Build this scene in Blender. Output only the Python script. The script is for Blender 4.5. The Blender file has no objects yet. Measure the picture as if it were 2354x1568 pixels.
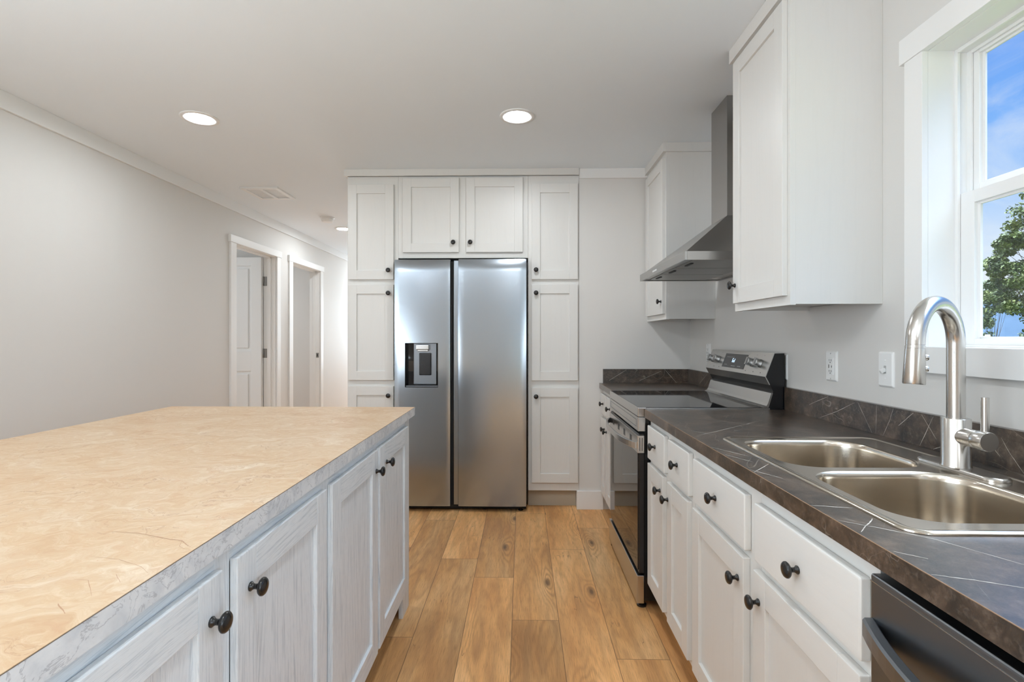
import bpy, bmesh, math, random
from mathutils import Matrix, Vector
from mathutils.geometry import tessellate_polygon
random.seed(7)
R = math.radians
scn = bpy.context.scene
COL = scn.collection

# ------------------------------------------------------------------ camera
cam = bpy.data.cameras.new('camera')
FPX, W, H = 1170.0, 2354.0, 1568.0
cam.sensor_fit = 'HORIZONTAL'; cam.sensor_width = 36.0
cam.lens = 36.0 * FPX / W
cam.shift_x = 0.0
cam.shift_y = -7.0 / W
cam.clip_start = 0.02; cam.clip_end = 600
camo = bpy.data.objects.new('camera', cam); COL.objects.link(camo)
camo.location = (0, 0, 1.24)
camo.rotation_euler = (R(90), 0, math.atan(23.0 / FPX))
scn.camera = camo

# ------------------------------------------------------------------ view
vs = scn.view_settings
vs.view_transform = 'Standard'; vs.look = 'None'; vs.exposure = 0.05; vs.gamma = 1.0
vs.use_curve_mapping = False
scn.cycles.max_bounces = 10; scn.cycles.diffuse_bounces = 6; scn.cycles.glossy_bounces = 5
scn.cycles.transparent_max_bounces = 16
scn.cycles.sample_clamp_indirect = 6.0
scn.cycles.caustics_reflective = False; scn.cycles.caustics_refractive = False

# ------------------------------------------------------------------ light levels
SKY = 1.0
WIN_W = 102.0        # watts of the area lights added at the living-room windows
LAMP = 215.0         # emission of a recessed lamp lens
SUN = 4.0

# ------------------------------------------------------------------ node helper
class NT:
    def __init__(s, tree): s.t = tree
    def n(s, kind, **kw):
        nd = s.t.nodes.new(kind)
        ins = kw.pop('ins', {})
        for k, v in kw.items(): setattr(nd, k, v)
        for k, v in ins.items():
            sock = nd.inputs[k]
            if hasattr(v, 'is_output'): s.t.links.new(v, sock)
            else: sock.default_value = v
        return nd
    def m(s, op, a, b=0.0, c=0.0, clamp=False):
        return s.n('ShaderNodeMath', operation=op, use_clamp=clamp, ins={0: a, 1: b, 2: c}).outputs[0]
    def vm(s, op, a, b=(0, 0, 0)):
        return s.n('ShaderNodeVectorMath', operation=op, ins={0: a, 1: b}).outputs[0]
    def xyz(s, x=0.0, y=0.0, z=0.0):
        return s.n('ShaderNodeCombineXYZ', ins={0: x, 1: y, 2: z}).outputs[0]
    def sep(s, v): return s.n('ShaderNodeSeparateXYZ', ins={0: v}).outputs
    def noise(s, v, scale=5., detail=3., rough=.5, dist=0.):
        return s.n('ShaderNodeTexNoise', ins={'Vector': v, 'Scale': scale, 'Detail': detail, 'Roughness': rough, 'Distortion': dist}).outputs[0]
    def ramp(s, f, stops, interp='LINEAR'):
        nd = s.n('ShaderNodeValToRGB', ins={0: f})
        cr = nd.color_ramp; cr.interpolation = interp
        while len(cr.elements) < len(stops): cr.elements.new(0.5)
        for e, (p, c) in zip(cr.elements, stops):
            e.position = p; e.color = (*c, 1) if len(c) == 3 else c
        return nd.outputs[0]
    def mix(s, f, a, b, blend='MIX'):
        nd = s.n('ShaderNodeMix', data_type='RGBA', blend_type=blend)
        for i, v in ((0, f), (6, a), (7, b)):
            if hasattr(v, 'is_output'): s.t.links.new(v, nd.inputs[i])
            else: nd.inputs[i].default_value = v if i == 0 else (*v, 1) if len(v) == 3 else v
        return nd.outputs[2]
    def rng(s, v, a, b, c, d):
        return s.n('ShaderNodeMapRange', ins={0: v, 1: a, 2: b, 3: c, 4: d}).outputs[0]

def mat(name, color=(.8, .8, .8), rough=.5, metal=0., **kw):
    m = bpy.data.materials.new(name); m.use_nodes = True
    nt = NT(m.node_tree); m.node_tree.nodes.clear()
    p = nt.n('ShaderNodeBsdfPrincipled')
    p.inputs['Base Color'].default_value = (*color, 1)
    p.inputs['Roughness'].default_value = rough; p.inputs['Metallic'].default_value = metal
    for k, v in kw.items(): p.inputs[k].default_value = v
    o = nt.n('ShaderNodeOutputMaterial'); nt.t.links.new(p.outputs[0], o.inputs[0])
    return m, nt, p
def setin(nt, p, k, v): nt.t.links.new(v, p.inputs[k])
def bump(nt, p, h, strength, dist=.001):
    b = nt.n('ShaderNodeBump', ins={'Height': h, 'Strength': strength, 'Distance': dist})
    nt.t.links.new(b.outputs[0], p.inputs['Normal'])

# ------------------------------------------------------------------ world: blue sky, thin clouds, zenith brightened out of view to light the room
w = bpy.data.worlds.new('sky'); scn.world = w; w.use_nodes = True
nt = NT(w.node_tree); w.node_tree.nodes.clear()
d = nt.n('ShaderNodeTexCoord').outputs['Generated']
sx = nt.sep(d)
el = nt.m('MAXIMUM', sx[2], 0.0)
sky = nt.ramp(el, [(0.0, (.84, .90, .98)), (.13, (.70, .81, .98)), (.21, (.38, .60, .98)), (.30, (.20, .45, .97)), (.40, (.13, .36, .95))])
cv = nt.n('ShaderNodeVectorRotate', ins={0: nt.vm('MULTIPLY', d, (3.0, 3.0, 7.0)), 'Angle': .7}).outputs[0]
cl = nt.noise(cv, 1.7, 7, .60, .9)
clf = nt.m('MULTIPLY', nt.rng(cl, .46, .80, 0, 1), nt.rng(el, .0, .42, 1.0, .42))
sky = nt.mix(clf, sky, (.92, .94, .97))
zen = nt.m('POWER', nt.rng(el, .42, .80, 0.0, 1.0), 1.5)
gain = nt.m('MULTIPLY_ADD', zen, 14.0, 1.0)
sky = nt.mix(zen, sky, (.80, .89, 1.0))
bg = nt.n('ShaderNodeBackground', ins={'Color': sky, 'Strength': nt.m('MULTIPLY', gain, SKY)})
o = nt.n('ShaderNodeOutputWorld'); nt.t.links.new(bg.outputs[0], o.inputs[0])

def lamp(kind, name, loc, rot, energy, color, **kw):
    l = bpy.data.lights.new(name, kind); l.energy = energy; l.color = color
    for k, v in kw.items(): setattr(l, k, v)
    o = bpy.data.objects.new(name, l); COL.objects.link(o); o.location = loc; o.rotation_euler = rot
    return o
lamp('SUN', 'sun', (0, 0, 12), (R(-18), R(-42), 0), SUN, (1, .95, .86), angle=R(1))
CEIL = 2.465
COOL = (.79, .90, 1.0)
# area lights added inside unseen living-room windows, tilted up to brighten the ceiling
lamp('AREA', 'added_daylight', (-2.55, -.6, 1.35), (0, R(-142), 0), WIN_W * 1.0, COOL, shape='RECTANGLE', size=1.5, size_y=1.9)
lamp('AREA', 'added_daylight', (1.18, -1.4, 1.35), (0, R(136), 0), WIN_W * .62, COOL, shape='RECTANGLE', size=1.5, size_y=1.9)
lamp('AREA', 'added_daylight', (-1.93, 9.26, 1.4), (R(-90), 0, 0), 34.0, COOL, shape='RECTANGLE', size=.9, size_y=1.2)  # added at the unseen hall-end window

# area lights added on the bedroom outer walls; no windows built there
lamp('AREA', 'added_daylight', (-6.04, 4.5, 1.4), (0, R(-90), 0), 34.0, COOL, shape='RECTANGLE', size=1.3, size_y=1.2)
lamp('AREA', 'added_daylight', (-6.04, 6.5, 1.4), (0, R(-90), 0), 30.0, COOL, shape='RECTANGLE', size=1.3, size_y=1.2)

# ------------------------------------------------------------------ materials
def paint(name, col, rough, b=.0, scale=220.):
    m, nt, p = mat(name, col, rough)
    if b:
        c = nt.n('ShaderNodeTexCoord').outputs['Object']
        bump(nt, p, nt.noise(c, scale, 3, .5), b, .0006)
    return m
M_wall = paint('wall_paint', (.68, .665, .64), .6, .25, 260)
M_ceil = paint('ceiling_paint', (.79, .845, .89), .7, .2, 200)
M_trim = paint('trim_paint', (.80, .80, .79), .38)
M_door = paint('interior_door_paint', (.74, .745, .74), .45)
M_plastic = paint('white_plastic', (.80, .80, .79), .32)
M_kick = paint('toe_kick_board', (.50, .45, .36), .6)
M_black = paint('black_plastic', (.008, .008, .009), .25)
M_rub = paint('dark_gap', (.006, .006, .006), .7)
M_slot = paint('slot_dark', (.02, .02, .02), .5)
M_graysl = paint('grille_grey', (.45, .45, .44), .5)

def grained(name, c0, c1, rough, amt, vs_=2.2, us=55., bmp=.3):
    m, nt, p = mat(name, c0, rough)
    uv = nt.n('ShaderNodeUVMap', uv_map='uv').outputs[0]
    s = nt.sep(uv)
    warp = nt.noise(nt.xyz(nt.m('MULTIPLY', s[0], 5.0), nt.m('MULTIPLY', s[1], 1.1), 0), 1.0, 2, .5)
    v = nt.xyz(nt.m('MULTIPLY_ADD', warp, us * .12, nt.m('MULTIPLY', s[0], us)), nt.m('MULTIPLY', s[1], vs_), 0)
    g = nt.noise(v, 1.0, 4, .62)
    g2 = nt.noise(nt.vm('MULTIPLY', v, (5, 6, 1)), 1.0, 3, .6)
    f = nt.m('ADD', nt.rng(g, .50, .72, 0, .75), nt.rng(g2, .52, .75, 0, .5), clamp=True)
    f = nt.m('MULTIPLY', f, amt)
    setin(nt, p, 'Base Color', nt.mix(f, c0, c1))
    bump(nt, p, nt.m('SUBTRACT', 1.0, f), bmp, .0008)
    return m
M_cab = grained('white_cabinet_paint', (.70, .69, .665), (.62, .61, .585), .38, .22, bmp=.06)
M_isl = grained('grey_washed_oak', (.74, .775, .80), (.34, .40, .45), .42, .85, vs_=5.0, us=150., bmp=.18)

# floor planks
m, nt, p = mat('oak_plank_floor', (.4, .25, .12), .38)
uv = nt.n('ShaderNodeUVMap', uv_map='uv').outputs[0]; s = nt.sep(uv)
seed = nt.n('ShaderNodeVertexColor', layer_name='seed').outputs[0]; sd = nt.sep(seed)
U = nt.m('MULTIPLY_ADD', sd[0], 31.0, s[0]); V = nt.m('MULTIPLY_ADD', sd[1], 57.0, s[1])
kn = nt.n('ShaderNodeTexVoronoi', feature='F1', voronoi_dimensions='2D', ins={'Vector': nt.xyz(nt.m('MULTIPLY', U, 4.6), nt.m('MULTIPLY', V, 1.55), 0), 'Scale': 1.0, 'Randomness': .95})
kd = kn.outputs['Distance']
knf = nt.rng(kd, .0, .42, 1.0, 0.0)
kmask = nt.m('GREATER_THAN', nt.sep(kn.outputs['Color'])[0], .48)
kd = nt.m('ADD', kd, nt.m('MULTIPLY', nt.m('SUBTRACT', 1.0, kmask), 1.0))
knf = nt.m('MULTIPLY', knf, kmask)
knp = nt.m('POWER', knf, 2.0)
lo = nt.noise(nt.xyz(nt.m('MULTIPLY', U, 7.5), nt.m('MULTIPLY', V, 1.25), 0), 1.0, 2, .45)
ring = nt.m('ADD', nt.m('MULTIPLY', lo, 62.0), nt.m('MULTIPLY', knp, 26.0))
ring = nt.m('ADD', ring, nt.m('MULTIPLY', U, 60.0))
ring = nt.m('ADD', ring, nt.m('MULTIPLY', nt.noise(nt.xyz(nt.m('MULTIPLY', U, 60.), nt.m('MULTIPLY', V, 6.), 0), 1., 2, .5), 1.1))
wv = nt.m('MULTIPLY_ADD', nt.m('SINE', ring), .5, .5)
wv = nt.m('POWER', wv, 1.6)
fine = nt.noise(nt.xyz(nt.m('MULTIPLY', U, 520.), nt.m('MULTIPLY', V, 14.0), 0), 1.0, 4, .65)
med = nt.noise(nt.xyz(nt.m('MULTIPLY', U, 26.), nt.m('MULTIPLY', V, 1.6), 3.0), 1.0, 3, .5)
big = nt.noise(nt.xyz(nt.m('MULTIPLY', U, 6.), nt.m('MULTIPLY', V, 1.4), 9.0), 1.0, 2, .5)
base = nt.ramp(big, [(.30, (.60, .29, .105)), (.50, (.78, .42, .165)), (.70, (.90, .55, .26))])
base = nt.mix(nt.m('MULTIPLY', nt.m('MULTIPLY', wv, nt.rng(lo, .35, .65, .35, 1.0)), nt.m('MULTIPLY_ADD', knf, .30, .34)), base, (.36, .17, .065))
base = nt.mix(nt.rng(med, .45, .70, 0, .38), base, (.33, .19, .09))
base = nt.mix(nt.rng(fine, .48, .70, 0, .60), base, (.27, .13, .05))
base = nt.mix(nt.rng(kd, .02, .10, .85, 0), base, (.10, .055, .03))
crk = nt.noise(nt.xyz(nt.m('MULTIPLY', U, 34.), nt.m('MULTIPLY', V, 3.2), 5.0), 1.0, 2, .4)
crk = nt.m('MULTIPLY', nt.rng(nt.m('ABSOLUTE', nt.m('SUBTRACT', crk, .5)), 0.0, .010, 1.0, 0.0), nt.rng(nt.noise(nt.xyz(U, V, 0), 6.0, 1, .5), .60, .68, 0, 1))
base = nt.mix(nt.m('MULTIPLY', crk, .7), base, (.10, .055, .03))
tone = nt.rng(sd[2], 0, 1, .86, 1.12)
base = nt.mix(1.0, base, nt.n('ShaderNodeCombineColor', ins={0: tone, 1: tone, 2: tone}).outputs[0], 'MULTIPLY')
uv2 = nt.n('ShaderNodeUVMap', uv_map='edge').outputs[0]; e = nt.sep(uv2)
ed = nt.m('MINIMUM', e[0], e[1])
base = nt.mix(nt.rng(ed, .0006, .0020, .75, 0), base, (.07, .035, .015))
setin(nt, p, 'Base Color', base)
setin(nt, p, 'Roughness', nt.rng(fine, .3, .8, .42, .58))
bump(nt, p, nt.m('ADD', nt.m('MULTIPLY', fine, -.35), nt.rng(ed, 0, .002, 0, 1)), .25, .0008)
p.inputs['Specular IOR Level'].default_value = .38
M_floor = m

# peach marble of the island top
m, nt, p = mat('peach_marble', (.8, .6, .4), .5)
c = nt.n('ShaderNodeTexCoord').outputs['Object']
wr = nt.n('ShaderNodeTexNoise', ins={'Vector': c, 'Scale': 3.2, 'Detail': 4., 'Roughness': .6}).outputs['Color']
cw = nt.vm('ADD', c, nt.vm('MULTIPLY', nt.vm('SUBTRACT', wr, (.5, .5, .5)), (.55, .55, .55)))
st = nt.vm('MULTIPLY', cw, (1.0, 2.4, 1.0))
a = nt.noise(st, 4.0, 9, .70, .5)
b_ = nt.noise(st, 19.0, 8, .74, .35)
col = nt.ramp(a, [(.30, (.455, .275, .150)), (.45, (.535, .370, .222)), (.57, (.555, .405, .262)), (.72, (.66, .545, .41))])
col = nt.mix(nt.rng(b_, .50, .74, 0, .62), col, (.47, .265, .15))
col = nt.mix(nt.rng(b_, .50, .25, 0, .5), col, (.74, .63, .49))
v1 = nt.noise(nt.vm('MULTIPLY', cw, (1.3, 2.6, 1)), 2.6, 9, .58, 1.0)
vn = nt.rng(nt.m('ABSOLUTE', nt.m('SUBTRACT', v1, .5)), 0, .008, 1, 0)
vn = nt.m('MULTIPLY', vn, nt.rng(nt.noise(c, 3.3, 2, .5), .46, .60, 0, 1))
col = nt.mix(nt.m('MULTIPLY', vn, .72), col, (.34, .19, .11))
v2 = nt.noise(nt.vm('MULTIPLY', cw, (2.2, 4.4, 1)), 5.5, 7, .6, 1.4)
vn2 = nt.rng(nt.m('ABSOLUTE', nt.m('SUBTRACT', v2, .5)), 0, .014, 1, 0)
col = nt.mix(nt.m('MULTIPLY', vn2, nt.rng(nt.noise(c, 5.0, 2, .5), .42, .62, 0, .45)), col, (.52, .28, .15))
setin(nt, p, 'Base Color', col)
M_peach = m
# grey white marble of its edge
m, nt, p = mat('grey_white_marble', (.7, .7, .7), .4)
c = nt.n('ShaderNodeTexCoord').outputs['Object']
cw = nt.vm('MULTIPLY', c, (1.2, 1.0, 1.0))
a = nt.noise(cw, 9.0, 6, .62, 1.5)
col = nt.ramp(a, [(.3, (.50, .53, .57)), (.52, (.68, .70, .72)), (.7, (.77, .78, .79))])
v1 = nt.noise(cw, 13.0, 5, .6, 2.0)
col = nt.mix(nt.m('MULTIPLY', nt.rng(nt.m('ABSOLUTE', nt.m('SUBTRACT', v1, .5)), 0, .022, 1, 0), .6), col, (.30, .31, .34))
setin(nt, p, 'Base Color', col)
M_gmarb = m
M_vein_brown = paint('brown_vein', (.40, .23, .13), .42)

# dark stone laminate
def stone(name, mul=1.0):
    m, nt, p = mat(name, (.06, .045, .035), .40)
    p.inputs['Specular IOR Level'].default_value = .55
    c = nt.n('ShaderNodeTexCoord').outputs['Object']
    a = nt.noise(c, 17.0, 9, .74, .4); b_ = nt.noise(c, 95.0, 4, .65)
    col = nt.ramp(a, [(.38, (.009, .006, .004)), (.48, (.038, .024, .015)), (.56, (.070, .045, .029)), (.67, (.140, .098, .068))])
    col = nt.mix(nt.rng(b_, .52, .74, 0, .45), col, (.19, .15, .12))
    sv = nt.n('ShaderNodeVectorRotate', ins={0: c, 'Angle': .5}).outputs[0]
    v1 = nt.noise(nt.vm('MULTIPLY', sv, (7.0, 1.3, 5.0)), 1.5, 2, .40, .1)
    vf = nt.m('MULTIPLY', nt.rng(nt.m('ABSOLUTE', nt.m('SUBTRACT', v1, .5)), 0, .0045, 1, 0), nt.rng(nt.noise(c, 5.5, 2, .5), .48, .60, 0, .42))
    col = nt.mix(vf, col, (.50, .44, .37))
    v2 = nt.noise(nt.vm('MULTIPLY', nt.n('ShaderNodeVectorRotate', ins={0: c, 'Angle': -.9}).outputs[0], (13.0, 2.4, 11.0)), 1.5, 2, .45, .1)
    vf = nt.m('MULTIPLY', nt.rng(nt.m('ABSOLUTE', nt.m('SUBTRACT', v2, .5)), 0, .005, 1, 0), nt.rng(nt.noise(c, 8.0, 2, .5), .52, .60, 0, .32))
    col = nt.mix(vf, col, (.40, .34, .28))
    setin(nt, p, 'Base Color', col)
    fn = nt.noise(c, 380.0, 2, .5)
    setin(nt, p, 'Roughness', nt.rng(fn, .3, .7, .28, .40))
    p.inputs['Coat Weight'].default_value = .65; p.inputs['Coat Roughness'].default_value = .30; p.inputs['Coat IOR'].default_value = 1.6
    bump(nt, p, fn, .10, .0006)
    return m
M_stone = stone('dark_brown_stone_laminate')
M_vein = paint('pale_stone_vein', (.60, .56, .50), .4)
M_tan = paint('laminate_seam', (.26, .165, .10), .5)
M_seam = paint('dark_seam', (.12, .10, .085), .5)

def steel(name, col, rough, stretch=(3, 3, 400), b=.05, aniso=0., tz='Z'):
    m, nt, p = mat(name, col, rough, 1.0)
    c = nt.n('ShaderNodeTexCoord').outputs['Object']
    n_ = nt.noise(nt.vm('MULTIPLY', c, stretch), 1.0, 3, .6)
    setin(nt, p, 'Roughness', nt.rng(n_, .3, .7, rough * .93, rough * 1.07))
    bump(nt, p, n_, b, .00008)
    if aniso:
        p.inputs['Anisotropic'].default_value = aniso
        t = nt.n('ShaderNodeTangent', direction_type='RADIAL', axis=tz)
        nt.t.links.new(t.outputs[0], p.inputs['Tangent'])
    return m
M_steel = steel('brushed_steel', (.58, .575, .565), .24, (4, 4, 500))
M_fridge = steel('fridge_steel', (.40, .445, .495), .20, (6, 6, 420), .05)
M_hood = paint('hood_steel', (.42, .412, .40), .29); M_hood.node_tree.nodes['Principled BSDF'].inputs['Metallic'].default_value = 1.0
M_sink = steel('sink_steel', (.66, .60, .52), .19, (5, 5, 350), .06)
M_nickel = steel('brushed_nickel', (.62, .60, .57), .22, (300, 300, 6), .04)
M_dsteel = steel('dark_steel', (.22, .235, .255), .34, (4, 4, 500))
M_filter = steel('filter_mesh', (.34, .34, .33), .40, (900, 900, 900), .3)
M_satin = steel('satin_grey_metal', (.38, .38, .37), .48)
M_hinge = steel('hinge_metal', (.30, .29, .28), .35)
M_glassblk, _, pp = mat('black_glass', (.012, .012, .014), .035)
pp.inputs['IOR'].default_value = 1.5
M_dispglass, _, pp = mat('display_glass', (.03, .031, .034), .12)
M_knob, _, pp = mat('black_knob_lacquer', (.012, .011, .011), .22)

def emis(name, col, st):
    m = bpy.data.materials.new(name); m.use_nodes = True
    nt = NT(m.node_tree); m.node_tree.nodes.clear()
    e = nt.n('ShaderNodeEmission', ins={'Color': (*col, 1), 'Strength': st})
    o = nt.n('ShaderNodeOutputMaterial'); nt.t.links.new(e.outputs[0], o.inputs[0])
    return m
M_lens = emis('lamp_lens', (.90, .955, 1.0), LAMP)
M_digit = emis('clock_digits', (.55, .75, 1.0), 2.2)
M_led = emis('button_lights', (.85, .9, 1.0), 1.2)
m = bpy.data.materials.new('window_glass'); m.use_nodes = True
nt = NT(m.node_tree); m.node_tree.nodes.clear()
tr = nt.n('ShaderNodeBsdfTransparent', ins={0: (.97, .985, .98, 1)})
gl = nt.n('ShaderNodeBsdfGlossy', ins={0: (1, 1, 1, 1), 'Roughness': .02})
ge = nt.n('ShaderNodeNewGeometry').outputs
dt = nt.m('ABSOLUTE', nt.n('ShaderNodeVectorMath', operation='DOT_PRODUCT', ins={0: ge['Incoming'], 1: ge['Normal']}).outputs['Value'])
fr = nt.m('MULTIPLY_ADD', nt.m('POWER', nt.m('SUBTRACT', 1.0, dt), 5.0), .7, .025)
mx = nt.n('ShaderNodeMixShader', ins={0: fr, 1: tr.outputs[0], 2: gl.outputs[0]})
o = nt.n('ShaderNodeOutputMaterial'); nt.t.links.new(mx.outputs[0], o.inputs[0])
M_glass = m
def varied(name, stops, scale, rough=.7, **kw):
    m, nt, p = mat(name, stops[0][1], rough, **kw)
    c = nt.n('ShaderNodeTexCoord').outputs['Object']
    setin(nt, p, 'Base Color', nt.ramp(nt.noise(c, scale, 5, .6), stops))
    return m
M_leaf = varied('green_leaves', [(.3, (.030, .050, .010)), (.5, (.085, .118, .026)), (.7, (.190, .215, .055))], 3.0, .55)
M_leaf2 = varied('pale_leaves', [(.3, (.022, .040, .010)), (.5, (.05, .080, .020)), (.7, (.10, .135, .038))], 5.0, .55)
M_bark = varied('tree_bark', [(.3, (.05, .035, .025)), (.7, (.13, .10, .075))], 14.0, .9)
M_grass = varied('lawn_grass', [(.3, (.05, .065, .022)), (.7, (.11, .13, .05))], 1.2, .9)
M_hill = varied('hazed_ridge', [(.3, (.012, .034, .066)), (.7, (.022, .052, .092))], .25, .95)  # bluish distance haze is put into the forest colour

# ------------------------------------------------------------------ geometry helpers
def new(): return bmesh.new()
ID = Matrix.Identity(4)
RIGHT = Matrix(((0, 1, 0, 0), (-1, 0, 0, 0), (0, 0, 1, 0), (0, 0, 0, 1)))     # local x = -Y, local y = X  (fronts face -X)
ISLE = Matrix(((0, -1, 0, 0), (1, 0, 0, 0), (0, 0, 1, 0), (0, 0, 0, 1)))      # local x = Y, local y = -X (fronts face +X)

def box(bm, x0, x1, y0, y1, z0, z1, bev=0., M=ID, grain='z', mi=0, seg=2):
    """a box, optionally with rounded edges; writes grain-aligned uv; M maps local to world"""
    t = bmesh.new()
    r = bmesh.ops.create_cube(t, size=1.0)
    for v in t.verts:
        v.co = Vector((x0 + (v.co.x + .5) * (x1 - x0), y0 + (v.co.y + .5) * (y1 - y0), z0 + (v.co.z + .5) * (z1 - z0)))
    if bev > 0:
        bmesh.ops.bevel(t, geom=t.edges[:], offset=bev, segments=seg, affect='EDGES', profile=.6)
    off = (random.random() * 9, random.random() * 9)
    uvl = bm.loops.layers.uv.get('uv') or bm.loops.layers.uv.new('uv')
    vm = {}
    for v in t.verts: vm[v.index if False else v] = bm.verts.new(M @ v.co)
    for f in t.faces:
        try: nf = bm.faces.new([vm[v] for v in f.verts])
        except ValueError: continue
        nf.material_index = mi
        for l, v in zip(nf.loops, f.verts):
            c = v.co
            if grain == 'z': l[uvl].uv = (c.x + c.y + off[0], c.z + off[1])
            elif grain == 'x': l[uvl].uv = (c.z + c.y + off[0], c.x + off[1])
            else: l[uvl].uv = (c.z + c.x + off[0], c.y + off[1])
    t.free()

def prism(bm, pts, y0, y1, mi=0, M=ID):
    """polygon of (x,z) extruded along y"""
    a = [bm.verts.new(M @ Vector((p[0], y0, p[1]))) for p in pts]
    b = [bm.verts.new(M @ Vector((p[0], y1, p[1]))) for p in pts]
    fs = [bm.faces.new(a[::-1]), bm.faces.new(b)]
    n = len(pts)
    for i in range(n): fs.append(bm.faces.new([a[i], a[(i + 1) % n], b[(i + 1) % n], b[i]]))
    for f in fs: f.material_index = mi
    return fs

def lathe(bm, prof, M=ID, seg=28, mi=0, smooth=True, cap=True):
    rings = []
    for r, h in prof:
        rings.append([bm.verts.new(M @ Vector((r * math.cos(2 * math.pi * i / seg), r * math.sin(2 * math.pi * i / seg), h))) for i in range(seg)])
    for a, b in zip(rings, rings[1:]):
        for i in range(seg):
            f = bm.faces.new([a[i], a[(i + 1) % seg], b[(i + 1) % seg], b[i]]); f.smooth = smooth; f.material_index = mi
    if cap:
        f = bm.faces.new(rings[0][::-1]); f.material_index = mi
        f = bm.faces.new(rings[-1]); f.material_index = mi

def tube(bm, path, rad, seg=20, mi=0, cap=True):
    path = [Vector(p) for p in path]; rings = []; up = None
    for i, p in enumerate(path):
        t = (path[min(i + 1, len(path) - 1)] - path[max(i - 1, 0)]).normalized()
        if up is None:
            up = Vector((0, 0, 1)) if abs(t.z) < .9 else Vector((1, 0, 0))
        n = t.cross(up).normalized(); b = n.cross(t).normalized(); up = b
        r = rad[i] if isinstance(rad, (list, tuple)) else rad
        rings.append([bm.verts.new(p + n * r * math.cos(2 * math.pi * k / seg) + b * r * math.sin(2 * math.pi * k / seg)) for k in range(seg)])
    for a, c in zip(rings, rings[1:]):
        for k in range(seg):
            f = bm.faces.new([a[k], a[(k + 1) % seg], c[(k + 1) % seg], c[k]]); f.smooth = True; f.material_index = mi
    if cap:
        bm.faces.new(rings[0][::-1]).material_index = mi; bm.faces.new(rings[-1]).material_index = mi

def sweep(bm, path, nrm, t, h, mi=0):
    """rectangular bar along a horizontal path; nrm = outward directions, t thickness, h height"""
    rings = []
    for p, n in zip(path, nrm):
        p = Vector(p); n = Vector(n).normalized()
        c = .18 * min(t, h)
        sec = [(-t / 2 + c, -h / 2), (t / 2 - c, -h / 2), (t / 2, -h / 2 + c), (t / 2, h / 2 - c), (t / 2 - c, h / 2), (-t / 2 + c, h / 2), (-t / 2, h / 2 - c), (-t / 2, -h / 2 + c)]
        rings.append([bm.verts.new(p + n * a + Vector((0, 0, b))) for a, b in sec])
    k = len(rings[0])
    for a, b in zip(rings, rings[1:]):
        for i in range(k): bm.faces.new([a[i], a[(i + 1) % k], b[(i + 1) % k], b[i]]).material_index = mi
    bm.faces.new(rings[0][::-1]); bm.faces.new(rings[-1])

def ribbon(bm, pts, wd, to3, mi):
    """thin stone vein: a tapering strip on a surface; to3 maps (a,b) to a point"""
    L = []; n = len(pts)
    out = []
    for i in range(n - 1):
        for k in range(6):
            f = k / 6; out.append((pts[i][0] * (1 - f) + pts[i + 1][0] * f, pts[i][1] * (1 - f) + pts[i + 1][1] * f))
    out.append(pts[-1])
    tot = len(out)
    for i, p in enumerate(out):
        q0 = out[max(i - 1, 0)]; q1 = out[min(i + 1, tot - 1)]
        dx, dy = q1[0] - q0[0], q1[1] - q0[1]; l = math.hypot(dx, dy) or 1
        ww = wd * (.35 + .65 * math.sin(math.pi * (i + .6) / (tot + .2))) * random.uniform(.55, 1.2)
        j = random.uniform(-.6, .6) * wd
        nx, ny = -dy / l, dx / l
        L.append((bm.verts.new(to3(p[0] + nx * (ww + j), p[1] + ny * (ww + j))), bm.verts.new(to3(p[0] - nx * (ww - j), p[1] - ny * (ww - j)))))
    for a, b in zip(L, L[1:]):
        bm.faces.new([a[0], a[1], b[1], b[0]]).material_index = mi

def rrect(x0, x1, y0, y1, r, seg=8):
    rs = r if isinstance(r, (list, tuple)) else (r,) * 4     # (x1,y1),(x0,y1),(x0,y0),(x1,y0)
    pts = []
    for (cx, cy, a0), q in zip(((x1, y1, 0), (x0, y1, 90), (x0, y0, 180), (x1, y0, 270)), rs):
        sx = -1 if cx == x1 else 1; sy = -1 if cy == y1 else 1
        for i in range(seg + 1):
            a = R(a0 + 90 * i / seg)
            pts.append((cx + sx * q + q * math.cos(a), cy + sy * q + q * math.sin(a)))
    return pts

ORG = {}
def obj(name, bm, mats, parent=None, kind=None, recalc=True, label=None):
    if recalc: bmesh.ops.recalc_face_normals(bm, faces=bm.faces[:])
    org = Vector((0, 0, 0))
    if parent is not None:
        q = parent
        while q.parent is not None: q = q.parent
        org = q.location
        for v in bm.verts: v.co -= org
    for e_ in bm.edges:
        if len(e_.link_faces) == 2 and e_.calc_face_angle(0) > .62: e_.smooth = False
    me = bpy.data.meshes.new(name); bm.to_mesh(me); bm.free()
    for m_ in (mats if isinstance(mats, (list, tuple)) else (mats,)): me.materials.append(m_)
    o = bpy.data.objects.new(name, me); COL.objects.link(o)
    if parent is not None: o.parent = parent
    if kind: o['kind'] = kind
    if label: o['label'] = label
    return o
def solo(name, bm, mats, label, cat, group=None, base=None, kind=None):
    o = obj(name, bm, mats); o['label'] = label; o['category'] = cat
    if group: o['group'] = group
    if kind: o['kind'] = kind
    if base:
        b = Vector(base)
        for v in o.data.vertices: v.co -= b
        o.location = b
    return o
def thing(name, label, cat, loc, group=None):
    o = bpy.data.objects.new(name, None); COL.objects.link(o); o.location = loc
    o.empty_display_size = .1
    o['label'] = label; o['category'] = cat
    if group: o['group'] = group
    bpy.context.view_layer.update()
    return o
def struct(name, bm, mats, parent=None, label=None):
    return obj(name, bm, mats, parent, None if parent else 'structure', label=label)
def sbox(name, *b, m=None, bev=0., parent=None, grain='z'):
    bm = new(); box(bm, *b, bev=bev, grain=grain); return struct(name, bm, m or M_wall, parent)

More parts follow.
